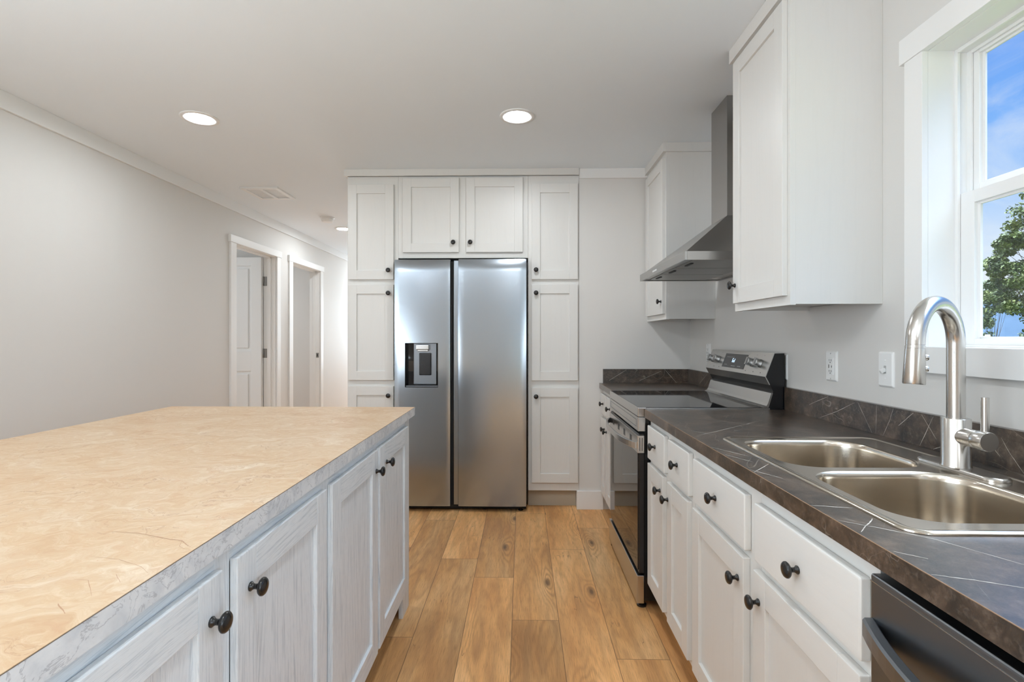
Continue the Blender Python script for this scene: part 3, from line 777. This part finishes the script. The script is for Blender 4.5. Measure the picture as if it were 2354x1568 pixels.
# ---- faucet
t = thing('faucet', 'tall brushed nickel pull-down faucet behind the sink', 'faucet', (1.061, 1.266, .918))
bm = new()
pl = rrect(1.061 - .029 + .012, 1.061 + .029 + .012, 1.148, 1.385, .0289, 10)
def ext(bm, pts, zs):
    rings = [[bm.verts.new((p[0] + (cx_ - p[0]) * s, p[1] + (cy_ - p[1]) * s2, z)) for p in pts] for z, s, s2 in zs]
    for a, b in zip(rings, rings[1:]):
        for i in range(len(a)): f = bm.faces.new([a[i], a[(i + 1) % len(a)], b[(i + 1) % len(a)], b[i]]); f.smooth = True
    bm.faces.new(rings[-1])
cx_, cy_ = 1.073, 1.266
ext(bm, pl, [(.9178, 0, 0), (.9225, 0, 0), (.925, .05, .015), (.9262, .14, .04)])
obj('deck_plate', bm, M_nickel, t)
fx, fy = 1.061, 1.266
bm = new(); lathe(bm, [(.031, .9262), (.031, .929), (.0295, .932), (.0295, 1.043), (.0285, 1.0445), (.019, 1.0445)], Matrix.Translation((fx, fy, 0)), 40); obj('body', bm, M_nickel, t)
dirv = Vector((-.167, -.091, 0)).normalized(); rad = .095; zc = 1.226
path = [(fx, fy, 1.040), (fx, fy, 1.10), (fx, fy, 1.17)]
for i in range(0, 25):
    a = math.pi * i / 24
    q = Vector((fx, fy, zc)) + dirv * (rad * (1 - math.cos(a))) + Vector((0, 0, rad * math.sin(a))); path.append(tuple(q))
bm = new(); tube(bm, path, .0185, 28); obj('spout', bm, M_nickel, t)
hd0 = Vector(path[-1]); tilt = (Vector((0, 0, -1)) + dirv * .07).normalized()
Mh = Matrix.Translation(hd0) @ tilt.to_track_quat('Z', 'Y').to_matrix().to_4x4()
bm = new(); lathe(bm, [(.0186, 0), (.0186, .001), (.0178, .0015), (.0178, .003), (.0190, .0035), (.0192, .009), (.0187, .0095), (.0187, .0105), (.0194, .011), (.0215, .088), (.0205, .091), (.017, .091), (.016, .087), (.004, .087)], Mh, 36)
hd = obj('spray_head', bm, M_nickel, t)
side = Vector((.93, -.36, 0)).normalized()
for s in (.030, .056):
    q = hd0 + tilt * s + side * .0185
    bm = new(); lathe(bm, [(.0075, 0), (.0075, .004), (.006, .0065), (.002, .0075)], Matrix.Translation(q) @ side.to_track_quat('Z', 'Y').to_matrix().to_4x4(), 20); obj('button', bm, M_nickel, hd, label='round spray button')
hz = 1.003
Mh = Matrix.Translation((fx, fy - .010, hz)) @ Vector((0, -1, 0)).to_track_quat('Z', 'Y').to_matrix().to_4x4()
bm = new(); lathe(bm, [(.021, 0), (.021, .046), (.0205, .0475), (.0190, .0477), (.0190, .0495), (.0215, .050), (.0222, .054), (.0222, .078), (.0212, .080), (.004, .080)], Mh, 36)
hn = obj('handle', bm, M_nickel, t)
bm = new(); tube(bm, [(fx + .004, fy - .074, hz + .015), (fx + .004, fy - .074, hz + .100)], .0080, 22); obj('lever', bm, M_nickel, hn)

# ---- dishwasher
t = thing('dishwasher', 'dark steel dishwasher under the counter at the near right', 'dishwasher', (.88, .54, 0))
y0, y1 = .238, .840
bm = new(); box(bm, .60, 1.18, y0 + .004, y1 - .004, .03, .855); obj('tub', bm, M_rub, t)
bm = new(); box(bm, .5655, .598, y0 + .002, y1 - .002, .12, .859, .0045, seg=3); dd_ = obj('door', bm, M_dsteel, t)
bm = new(); box(bm, .5648, .5662, y0 + .003, y1 - .003, .8470, .8482); obj('trim_line', bm, M_steel, dd_)
bm = new(); P, Nn = [], []
for i in range(25):
    u = i / 24; y = y1 - .006 - u * (y1 - y0 - .012); bow = .052 * (1 - abs(2 * u - 1) ** 2.3)
    P.append((.560 - bow, y, .772)); Nn.append((-1, 0, 0))
sweep(bm, P, Nn, .020, .032); obj('handle', bm, M_dsteel, dd_, label='bowed dark steel bar handle')
bm = new(); box(bm, .62, .635, y0 + .004, y1 - .004, 0, .115); obj('toe_panel', bm, M_black, t)

# ---- range
ry0, ry1 = 2.343, 3.090
t = thing('range', 'stainless electric range with black glass cooktop, set into the right counter', 'stove', (.86, (ry0 + ry1) / 2, 0))
bm = new(); box(bm, .562, 1.185, ry0 + .002, ry1 - .002, .035, .900); obj('body', bm, M_black, t)
bm = new(); box(bm, .531, .57, ry0, ry1, .879, .921, .003, seg=2); box(bm, .57, 1.13, ry0, ry0 + .006, .905, .920); box(bm, .57, 1.13, ry1 - .006, ry1, .905, .920); obj('cooktop_frame', bm, M_steel, t)
bm = new(); box(bm, .5345, 1.125, ry0 + .004, ry1 - .004, .9185, .9222, .0012); obj('cooktop', bm, M_glassblk, t, label='black glass cooktop')
bm = new(); box(bm, .5315, .565, ry0, ry1, .812, .8765, .002)
for q in ((.022, .725, .826, .828), (.022, .725, .866, .868)): pass
ctl = obj('front_panel', bm, M_steel, t)
bm = new()
ya, yb = ry0 + .035, ry1 - .030
for q in ((ya, yb, .8285, .8305), (ya, yb, .8610, .8630), (ya, ya + .002, .8285, .8630), (yb - .002, yb, .8285, .8630)): box(bm, .5308, .5318, *q)
obj('embossed_line', bm, M_dsteel, ctl)
bm = new(); box(bm, .5365, .562, ry0 + .003, ry1 - .003, .160, .800, .003); dr = obj('oven_door', bm, M_black, t, label='black-framed oven door')
bm = new(); box(bm, .5300, .561, ry0 + .001, ry1 - .001, .712, .792, .002)
bx = obj('door_top_strip', bm, M_steel, dr, label='brushed steel strip with vent slots')
bm = new()
for k in range(4):
    for j in range(3):
        y = ry0 + .13 + k * .155 + j * .016; bm = new(); box(bm, .5294, .5302, y, y + .007, .738, .770); obj('vent_slot', bm, M_slot, dr)
for j in range(2): bm = new(); box(bm, .5385 + j * .0105, .5415 + j * .0105, ry0 + .0002, ry0 + .0012, .722, .782); obj('vent_slot', bm, M_slot, dr)
bm = new(); box(bm, .5322, .5375, ry0 + .012, ry1 - .012, .172, .712, .0015); obj('oven_window', bm, M_glassblk, dr, label='dark mirror-like oven glass')
bm = new(); P, Nn = [], []
for i in range(29):
    u = i / 28; y = ry0 + .012 + u * (ry1 - ry0 - .024); bow = .048 * (1 - abs(2 * u - 1) ** 3.2)
    P.append((.526 - bow, y, .746)); Nn.append((-1, 0, 0))
sweep(bm, P, Nn, .012, .030); obj('handle', bm, M_steel, dr, label='bowed steel bar handle')
bm = new(); box(bm, .5270, .560, ry0 + .002, ry1 - .002, .022, .150, .003); obj('drawer', bm, M_steel, t, label='brushed steel storage drawer')
for y in (ry0 + .03, ry1 - .03):
    bm = new(); lathe(bm, [(.022, 0), (.022, .008), (.014, .014), (.012, .036)], Matrix.Translation((.555, y, 0)), 20); obj('foot', bm, M_black, t)
# backguard
bm = new()
prism(bm, [(1.120, .921), (1.138, .985), (1.146, .995), (1.133, 1.022), (1.112, 1.060), (1.151, 1.168), (1.196, 1.170), (1.200, .880), (1.120, .880)], ry0 + .0015, ry1 - .0015)
bgd = obj('backguard', bm, M_black, t, label='black-sided backguard')
bm = new()
prism(bm, [(1.108, 1.0626), (1.149, 1.1712), (1.172, 1.1725), (1.172, 1.1705), (1.1515, 1.1690), (1.112, 1.0626)], ry0, ry1)
prism(bm, [(1.108, 1.0626), (1.112, 1.0626), (1.131, 1.0265), (1.127, 1.0250)], ry0, ry1)
pn = obj('control_panel', bm, M_steel, bgd)
bm = new(); prism(bm, [(1.098, .9215), (1.1145, .9300), (1.1215, .9420), (1.1360, .9880), (1.1420, .9905), (1.1440, .9880), (1.1245, .9220)], ry0, ry1); obj('riser', bm, M_steel, bgd, label='sloped steel riser')
sl_ = Vector((1.149 - 1.108, 0, 1.1712 - 1.0626)).normalized(); nrm = Vector((-sl_.z, 0, sl_.x))
def onp(y, s, d_=0.): return Vector((1.108, y, 1.0626)) + sl_ * s + nrm * d_
LEN = .1161
def plate(bm, ya, yb, sa, sb, d0, d1, mi=0):
    vv = [bm.verts.new(onp(y, s, d_)) for d_ in (d0, d1) for y, s in ((ya, sa), (yb, sa), (yb, sb), (ya, sb))]
    for q in ((0, 1, 2, 3), (4, 5, 6, 7), (0, 1, 5, 4), (1, 2, 6, 5), (2, 3, 7, 6), (3, 0, 4, 7)): bm.faces.new([vv[i] for i in q]).material_index = mi
ydc = 2.716 + .02
bm = new(); plate(bm, 2.590, 2.865, .020, .098, .0, .0012)
disp = obj('display', bm, M_dispglass, pn, label='dark glass display panel')
bm = new()
def seg7(bm, yc, sc, segs, w_=.011, h=.020):
    th = .0022
    S = {'a': (0, h, 1, 0), 'g': (0, h / 2, 1, 0), 'd': (0, 0, 1, 0), 'f': (-w_ / 2, h * .75, 0, 1), 'b': (w_ / 2, h * .75, 0, 1), 'e': (-w_ / 2, h * .25, 0, 1), 'c': (w_ / 2, h * .25, 0, 1)}
    for k in segs:
        x, z, hor, _v = S[k]
        if hor: plate(bm, yc - x + w_ / 2 - .001, yc - x - w_ / 2 + .001, sc + z - th / 2, sc + z + th / 2, .0013, .0018)
        else: plate(bm, yc - x + th / 2, yc - x - th / 2, sc + z - h / 4 + .001, sc + z + h / 4 - .001, .0013, .0018)
seg7(bm, 2.746, .052, 'afgecd'); seg7(bm, 2.728, .052, 'bcdeg')
obj('clock_digit', bm, M_digit, disp, label='glowing blue-white clock digits')
def mark(name, par, m_, *q):
    bm = new(); plate(bm, *q); obj(name, bm, m_, par)
for k in range(5): mark('key_mark', disp, M_graysl, 2.82 - k * .020, 2.832 - k * .020, .078, .080, .0013, .0016)
for k in range(4): mark('key_mark', disp, M_graysl, 2.74 - k * .013, 2.746 - k * .013, .030, .033, .0013, .0016)
for k in range(3): mark('key_mark', disp, M_graysl, 2.66 - k * .013, 2.666 - k * .013, .030, .033, .0013, .0016); mark('key_mark', disp, M_graysl, 2.83 - k * .013, 2.836 - k * .013, .034, .036, .0013, .0016)
kbm = new()
lathe(kbm, [(.020, 0), (.020, .004), (.0165, .005), (.0170, .024), (.0160, .0265), (.002, .027)], ID, 30)
box(kbm, -.0055, .0055, -.0195, .0195, .008, .034, .002)
range_knob = bpy.data.meshes.new('knob'); bmesh.ops.recalc_face_normals(kbm, faces=kbm.faces[:]); kbm.to_mesh(range_knob); kbm.free(); range_knob.materials.append(M_satin)
for y, s in ((3.030, .060), (2.945, .060), (2.520, .060), (2.435, .060)):
    o = bpy.data.objects.new('knob', range_knob); COL.objects.link(o); o.parent = pn
    o.location = onp(y, s, .0) - t.location
    o.rotation_mode = 'QUATERNION'; o.rotation_quaternion = (Matrix((( (0, -1, 0), tuple(sl_), tuple(nrm) ))).transposed()).to_quaternion()
    o['label'] = 'grey metal burner knob'
for y in (2.975, 2.90, 2.56, 2.475, 2.40): mark('burner_mark', pn, M_slot, y, y + .004, .014, .018, .0, .0006); mark('burner_mark', pn, M_slot, y + .02, y + .022, .100, .102, 0, .0006)

# ---- range hood
hy0, hy1, hx = 2.287, 3.152, .727
t = thing('range_hood', 'stainless steel chimney range hood on the wall above the range', 'range hood', (1.0, 2.72, 1.59))
hz0, hz1 = 1.589, 1.628
bm = new()
box(bm, hx, hx + .012, hy0, hy1, hz0, hz1, .001); box(bm, hx + .012, 1.2125, hy0, hy0 + .010, hz0, hz1, .0008); box(bm, hx + .012, 1.2125, hy1 - .010, hy1, hz0, hz1, .0008)
box(bm, 1.196, 1.2125, hy0 + .01, hy1 - .01, hz0, hz1)
can = obj('canopy_band', bm, M_hood, t)
bm = new()
cxh, cy0, cy1, cz = 1.034, 2.588, 2.800, 1.858
lo_ = [(hx + .008, hy0 + .010), (1.2125, hy0 + .010), (1.2125, hy1 - .010), (hx + .008, hy1 - .010)]
hi_ = [(cxh, cy0), (1.2125, cy0), (1.2125, cy1), (cxh, cy1)]
A = [bm.verts.new((*p, hz1)) for p in lo_]; Bv = [bm.verts.new((*p, cz)) for p in hi_]
for i in range(4): bm.faces.new([A[i], A[(i + 1) % 4], Bv[(i + 1) % 4], Bv[i]])
bm.faces.new(Bv)
obj('canopy', bm, M_hood, t)
bm = new(); box(bm, cxh, 1.2125, cy0, cy1, cz - .002, CEIL - .0005, .0012); ch = obj('chimney', bm, M_hood, t)
bm = new()
bm.free()
for k in range(5):
    bm = new(); box(bm, 1.062 + k * .016, 1.068 + k * .016, cy0 - .0006, cy0 + .0006, 2.335, 2.405); obj('vent_slot', bm, M_slot, ch)
bm = new(); box(bm, hx + .012, 1.196, hy0 + .01, hy1 - .01, hz0 + .008, hz0 + .012); obj('underside', bm, M_hood, t)
fwid = (hy1 - hy0 - .06) / 3
for k in range(3):
    ya = hy0 + .03 + k * fwid
    bm = new(); box(bm, hx + .05, 1.12, ya + .004, ya + fwid - .004, hz0 + .003, hz0 + .0082, .001); fl_ = obj('filter', bm, M_filter, t)
    bm = new(); box(bm, hx + .065, hx + .078, ya + fwid / 2 - .045, ya + fwid / 2 + .045, hz0 - .001, hz0 + .0032); obj('filter_latch', bm, M_slot, fl_)
for y in (2.40, 3.04):
    bm = new(); lathe(bm, [(.028, .0), (.028, -.003), (.02, -.004)], Matrix.Translation((1.155, y, hz0 + .008)), 24); obj('hood_lamp', bm, M_plastic, t)
bm = new()
for k in range(6): box(bm, hx - .0022, hx + .0005, 2.765 + k * .014, 2.774 + k * .014, 1.604, 1.613, .0006)
obj('control_buttons', bm, M_plastic, can)

# ---- fridge
t = thing('fridge', 'side-by-side stainless steel fridge between the pantry cabinets', 'fridge', (-.44, 3.95, 0))
bm = new(); box(bm, -.895, .0385, 3.70, 4.30, .035, 1.788); obj('case', bm, M_black, t, label='black fridge case')
def fdoor(x0, x1, z0, z1, hole=None, nm='door'):
    bm = new(); yf = 3.612
    xs = [x0 + (x1 - x0) * i / 20 for i in range(21)]; zs = [z0 + (z1 - .09 - z0) * i / 24 for i in range(25)] + [z1 - .09 + .09 * (i / 14) for i in range(1, 15)]
    if hole:
        xs = sorted(set([x for x in xs if min(abs(x - hole[0]), abs(x - hole[1])) > .006] + [hole[0], hole[1]]))
        zs = sorted(set([z for z in zs if min(abs(z - hole[2]), abs(z - hole[3])) > .006] + [hole[2], hole[3]]))
    def yy(x, z):
        u = 2 * (x - x0) / (x1 - x0) - 1; v = max(0, 1 - (z1 - z) / .09)
        e = max(0, abs(u) - .97) / .03
        return yf + .003 * u * u + .016 * v * v * (1 - .35 * u * u) + .002 * e * e
    V = {}
    for i, x in enumerate(xs):
        for j, z in enumerate(zs): V[i, j] = bm.verts.new((x, yy(x, z), z))
    for i in range(len(xs) - 1):
        for j in range(len(zs) - 1):
            if hole and hole[0] - 1e-6 <= xs[i] < hole[1] - 1e-6 and hole[2] - 1e-6 <= zs[j] < hole[3] - 1e-6: continue
            f = bm.faces.new([V[i, j], V[i + 1, j], V[i + 1, j + 1], V[i, j + 1]]); f.smooth = True
    yb = yf + .078
    n, k = len(xs) - 1, len(zs) - 1
    border = [V[i, 0] for i in range(n + 1)] + [V[n, j] for j in range(1, k + 1)] + [V[i, k] for i in range(n - 1, -1, -1)] + [V[0, j] for j in range(k - 1, 0, -1)]
    bb = [bm.verts.new((v.co.x, yb, v.co.z)) for v in border]
    fr2 = [bm.verts.new(v.co) for v in border]
    for i in range(len(border)):
        j = (i + 1) % len(border); bm.faces.new([fr2[i], fr2[j], bb[j], bb[i]])
    bm.faces.new(bb)
    return obj(nm, bm, M_fridge, t)
ld = fdoor(-.911, -.512, .042, 1.800, (-.835, -.598, .888, 1.204))
rd = fdoor(-.453, .030, .042, 1.803)
bm = new(); box(bm, -.487, -.4545, 3.628, 3.688, .050, 1.794, .003); obj('door_edge_grip', bm, M_fridge, rd, label='narrow steel grip strip')
bm = new(); box(bm, -.5105, -.5030, 3.640, 3.688, .90, 1.478, .002); obj('pocket_handle', bm, M_black, ld, label='black recessed pocket handle')
bm = new(); box(bm, -.5115, -.4875, 3.655, 3.70, .045, 1.79); obj('door_gasket', bm, M_rub, t)
# dispenser recess
a, b, c, d_ = -.835, -.598, .888, 1.204
bm = new(); yb = 3.672
box(bm, a, b, yb, yb + .003, c, d_); box(bm, a, a + .002, 3.622, yb, c, d_); box(bm, b - .002, b, 3.622, yb, c, d_); box(bm, a, b, 3.622, yb, d_ - .002, d_); box(bm, a, b, 3.622, yb, c, c + .003)
dsp = obj('dispenser', bm, M_glassblk, ld, label='black ice and water dispenser recess')
bm = new()
for q in ((a - .001, b + .001, c - .0035, c), (a - .001, b + .001, d_, d_ + .0015), (a - .0015, a, c - .002, d_), (b, b + .0015, c - .002, d_)): box(bm, q[0], q[1], 3.6145, 3.6225, q[2], q[3])
obj('bezel', bm, M_steel, dsp)
bm = new(); prism(bm, [(0, 0), (0, 0), ], 0, 0) if False else None
box(bm, -.783, -.618, 3.660, 3.672, .905, 1.203, .004); obj('back_plate', bm, M_dsteel, dsp, label='grey back plate')
bm = new(); box(bm, -.761, -.667, 3.632, 3.665, 1.155, 1.192, .006, seg=3); box(bm, -.752, -.676, 3.638, 3.665, 1.143, 1.158, .004); obj('spout', bm, M_steel, dsp)
bm = new(); box(bm, -.740, -.655, 3.648, 3.656, .972, 1.132, .006, seg=3); obj('paddle', bm, M_black, dsp)
bm = new(); box(bm, a + .004, b - .004, 3.624, 3.665, c + .003, c + .009, .002); obj('drip_tray', bm, M_dsteel, dsp)
bm = new(); box(bm, -.90, .03, 3.66, 3.70, .012, .04); obj('kick_grille', bm, M_rub, t)
for x in (-.86, -.01):
    bm = new(); lathe(bm, [(.018, 0), (.018, .010), (.010, .014), (.010, .038)], Matrix.Translation((x, 3.668, 0)), 18); obj('foot', bm, M_black, t)

# ================================================================== ISLAND
IY0, IY1 = .18, 2.352
t = thing('kitchen_island', 'pale grey-blue oak island cabinet row standing left of the aisle', 'kitchen island', (-.95, 1.27, 0))
bm = new(); FX = -.5245
def ibox(bm, y0, y1, xa, xb, z0, z1, bev=0., grain='z'): box(bm, y0, y1, -xa, -xb, z0, z1, bev, ISLE, grain)   # xa nearer the aisle
ibox(bm, IY0 + .002, IY1 - .002, FX - .0004, FX - .019, .840, .8755, 0, 'x'); ibox(bm, IY0 + .002, IY1 - .002, FX - .0004, FX - .019, .1005, .128, 0, 'x')
for y in (IY0, .880 - .022, 1.3455 - .022, 1.806 - .022, 2.27): ibox(bm, y, (y + .044) if y < 2.2 else IY1, FX, FX - .02, .100, .876, .0005)
obj('face_frame', bm, M_isl, t)
bm = new(); ibox(bm, IY0, IY1 - .0, FX - .02, FX - .036, .100, .876); ibox(bm, IY1 - .018, IY1, FX - .02, -1.30, .0, .876, .0008); ibox(bm, IY0, IY0 + .018, FX - .02, -1.30, .0, .876); ibox(bm, IY0, IY1, -1.30, -1.318, .0, .876); ibox(bm, IY0, IY1, FX - .02, -1.3, .100, .116)
obj('body', bm, M_isl, t)
bm = new(); ibox(bm, IY0, IY1 - .02, FX - .078, FX - .092, 0, .10); obj('toe_kick', bm, M_isl, t)
bm = new(); ibox(bm, 2.235, IY1, FX - .001, FX - .02, 0, .100, .0008); obj('corner_leg', bm, M_isl, t)
for (ya, yb, ky) in ((1.818, 2.274, 1.905), (1.360, 1.792, 1.770), (.902, 1.322, .945), (.440, .858, .825)):
    shaker('door', t, ISLE, ya, yb, .123, .845, .5095, th=.0145, fw=.066, kx=ky, kz=.774, m=M_isl, rec=.009)
t = thing('island_countertop', 'peach marble-look island top with a grey-white marble edge', 'countertop', (-1.08, 1.27, .876))
bm = new(); box(bm, -1.668, -.5055, .12, 2.392, .876, .9125); obj('edge', bm, M_gmarb, t, label='grey and white marbled edge')
ISV = [[(-0.691, 0.844), (-0.639, 0.837), (-0.614, 0.828), (-0.57, 0.813), (-0.547, 0.808), (-0.534, 0.796), (-0.517, 0.783)], [(-0.646, 0.747), (-0.594, 0.738), (-0.543, 0.715), (-0.519, 0.696)], [(-0.561, 0.692), (-0.535, 0.668)], [(-0.604, 0.675), (-0.583, 0.673), (-0.543, 0.632)], [(-0.569, 0.613), (-0.54, 0.591)], [(-1.216, 1.54), (-0.983, 1.404), (-0.81, 1.295)], [(-0.547, 0.808), (-0.536, 0.786), (-0.521, 0.776)], [(-1.372, 1.646), (-1.376, 1.723), (-1.432, 1.842)]]
bm = new(); box(bm, -1.668, -.5055, .12, 2.392, .9127, .914)
for i, v in enumerate(ISV): ribbon(bm, v, (.0013, .0005, .0005, .0004, .0008, .0004, .0004, .0005)[i], lambda a, b: Vector((a, b, .91415)), 1)
box(bm, -.5062, -.5052, .12, 2.392, .9124, .9131, mi=2)
obj('surface', bm, [M_peach, M_vein_brown, M_seam], t, label='peach marbled top surface')

# ================================================================== WALL PLATES
def outlet(y, z, label, wd=.072, hh=.118, kind='outlet', x=XR):
    nm = 'wall_outlet' if kind == 'outlet' else 'light_switch'
    t = thing(nm, label, 'outlet' if kind == 'outlet' else 'switch', (x, y, z), None)
    bm = new(); h2, w2 = hh / 2, wd / 2
    rings = []
    for o_, dx in ((0, 0), (.001, .003), (.006, .0065)):
        rings.append([bm.verts.new((x - dx, y + p[0], z + p[1])) for p in rrect(-w2 + o_, w2 - o_, -h2 + o_, h2 - o_, .004, 3)])
    for a, b in zip(rings, rings[1:]):
        for i in range(len(a)): bm.faces.new([a[i], a[(i + 1) % len(a)], b[(i + 1) % len(a)], b[i]])
    bm.faces.new(rings[-1]); obj('plate', bm, M_plastic, t)
    if kind == 'outlet':
        bm = new(); box(bm, x - .0085, x - .006, y - .0165, y + .0165, z - .033, z + .033, .001); rc = obj('receptacle', bm, M_plastic, t)
        bm = new()
        for s in (-1, 1):
            for dy in (-.0065, .0065): box(bm, x - .0090, x - .0084, y + dy - .0010, y + dy + .0010, z + s * .021 - .004 + .002, z + s * .021 + .004 + .002)
            box(bm, x - .0090, x - .0084, y - .002, y + .002, z + s * .021 - .0085, z + s * .021 - .0045)
        box(bm, x - .0090, x - .0084, y + .007, y + .0105, z - .008, z + .006); box(bm, x - .0090, x - .0084, y - .010, y - .0075, z - .006, z + .003)
        obj('slots', bm, M_slot, rc)
    else:
        bm = new(); Mt = Matrix.Translation((x - .006, y, z)) @ Matrix.Rotation(R(-28), 4, 'Y')
        box(bm, -.018, .0, -.0045, .0045, -.006, .006, .0015, Mt); obj('toggle', bm, M_plastic, t)
        bm = new(); box(bm, x - .0070, x - .0062, y - .0055, y + .0055, z - .013, z + .013); obj('toggle_slot', bm, M_graysl, t)
    for s in (-1, 1):
        bm = new(); lathe(bm, [(.003, 0), (.003, .001), (.001, .0014)], Matrix.Translation((x - .0062, y, z + s * (.049 if kind == 'outlet' else .030))) @ Vector((-1, 0, 0)).to_track_quat('Z', 'Y').to_matrix().to_4x4(), 12)
        obj('screw', bm, M_graysl if kind == 'outlet' else M_plastic, t)
outlet(2.014, 1.130, 'white wall outlet under the near wall cabinet, above the counter')
outlet(1.716, 1.135, 'white toggle light switch between the wall cabinet and the window', kind='switch', wd=.072)
outlet(2.383, 1.106, 'white outlet plate half hidden behind the near side of the range backguard')
outlet(3.330, 1.145, 'white outlet plate low on the wall under the far wall cabinet')

# ================================================================== OUTDOORS
bm = new(); n = 14
for i in range(n):
    for j in range(n): pass
box(bm, 1.6, 160, -60, 160, -1.1, -.9); solo('lawn', bm, M_grass, 'green grass ground outside the window', 'grass', kind='stuff')
# forested ridge, distance haze painted into its blue
bm = new(); N = 60; rows = []
for k, (fr_d, hfac) in enumerate(((0, .02), (.35, .55), (.7, .9), (1, 1), (1.4, .7))):
    row = []
    for i in range(N + 1):
        u = i / N; ang = R(10 + 75 * u)      # azimuth measured from +Y towards +X
        dist = 190 + 45 * fr_d; h = (16.5 + 2.6 * math.sin(u * 9 + 1) + 1.2 * math.sin(u * 31) + random.uniform(-.3, .3)) * hfac
        row.append(bm.verts.new((dist * math.sin(ang), dist * math.cos(ang), -.5 + h)))
    rows.append(row)
for a, b in zip(rows, rows[1:]):
    for i in range(N): f = bm.faces.new([a[i], a[i + 1], b[i + 1], b[i]]); f.smooth = True
solo('hillside', bm, M_hill, 'distant forested ridge on the horizon, haze blue painted in', 'hill')

def leafcloud(bm, centers, n, size):
    for _ in range(n):
        c, r = random.choice(centers)
        v = Vector((random.gauss(0, 1), random.gauss(0, 1), random.gauss(0, 1))).normalized() * r * random.random() ** .42
        p = Vector(c) + v * Vector((1, 1, .62)).length / 1.52 if False else Vector((c[0] + v.x, c[1] + v.y, c[2] + v.z * .62))
        s = size * random.uniform(.6, 1.3)
        q = Matrix.Rotation(random.uniform(0, 6.3), 3, 'Z') @ Matrix.Rotation(random.gauss(0, .7), 3, 'X') @ Matrix.Rotation(random.gauss(0, .6), 3, 'Y')
        pts = [(0, -s, 0), (s * .62, -.1 * s, .12 * s), (0, s, 0), (-s * .62, -.1 * s, .12 * s)]
        bm.faces.new([bm.verts.new(p + q @ Vector(a)) for a in pts])
def tree(name, base, h, trunk, clumps, nleaf, size, label, m, cat='tree', lean=0.):
    t = thing(name, label, cat, base)
    b = Vector(base)
    bm = new()
    if trunk:
        top = b + Vector((lean, 0, h * .72))
        tube(bm, [b, b.lerp(top, .35) + Vector((-.05, .03, 0)), b.lerp(top, .7), top], [trunk, trunk * .75, trunk * .5, trunk * .2], 10)
        for c, r in clumps:
            st_ = b.lerp(top, random.uniform(.35, .85)); md = st_.lerp(Vector(c), .5) + Vector((0, 0, -.12))
            tube(bm, [st_, md, Vector(c)], [trunk * .14, trunk * .08, trunk * .03], 6)
        obj('trunk', bm, M_bark, t)
    else: bm.free()
    bm = new(); leafcloud(bm, clumps, nleaf, size); obj('foliage', bm, m, t, recalc=False)
# the tree seen through the lower sash: spreads from the right, its left tips reach the frame
G0 = -.88
def at(az, el, Y): return (az * Y, Y, 1.24 + el * Y)      # az = X/Y, el = height slope
Yt = 15.0
cl1 = []
while len(cl1) < 95:
    az = random.uniform(.895, 1.22); top_ = min(.30, .145 + max(0, az - .90) * 1.55); bot = .055 if az < .99 else .03
    e_ = random.uniform(bot, top_)
    if az < .95 and random.random() < .30: continue
    cl1.append((at(az, e_, Yt + random.uniform(-1.2, 1.2) * min(1, (az - .88) * 8)), random.uniform(.22, .34) if az < .96 else random.uniform(.32, .55)))
tree('leafy_tree', (.945 * Yt, Yt, G0), 6.2, .13, cl1, 36000, .050, 'leafy green tree whose crown fills the lower window pane', M_leaf, lean=2.6)
cl2 = [(at(.893 + random.uniform(-.01, .05), random.uniform(.0, .105), 21.), random.uniform(.25, .4)) for _ in range(16)]
tree('leafy_tree', (.91 * 21, 21, G0), 3.0, .07, cl2, 4500, .06, 'thin sapling behind the big tree, at the left of the window pane', M_leaf)
for k, xs_ in enumerate((14.95, 16.45, 17.95)):
    cl3 = [((xs_ + random.uniform(-.38, .38), 16.6 + random.uniform(-.3, .3), random.uniform(-.3, 1.35)), .40) for _ in range(16)]
    lab = ['tall green shrub at the left of the window view, in front of the ridge', 'tall green shrub below the big tree, right of the first shrub', 'rightmost tall shrub outside, hidden from here by the window edge'][k]
    tree('shrub', (xs_, 16.6, G0), 2.4, .03, cl3, 4200, .05, lab, M_leaf2, 'shrub')
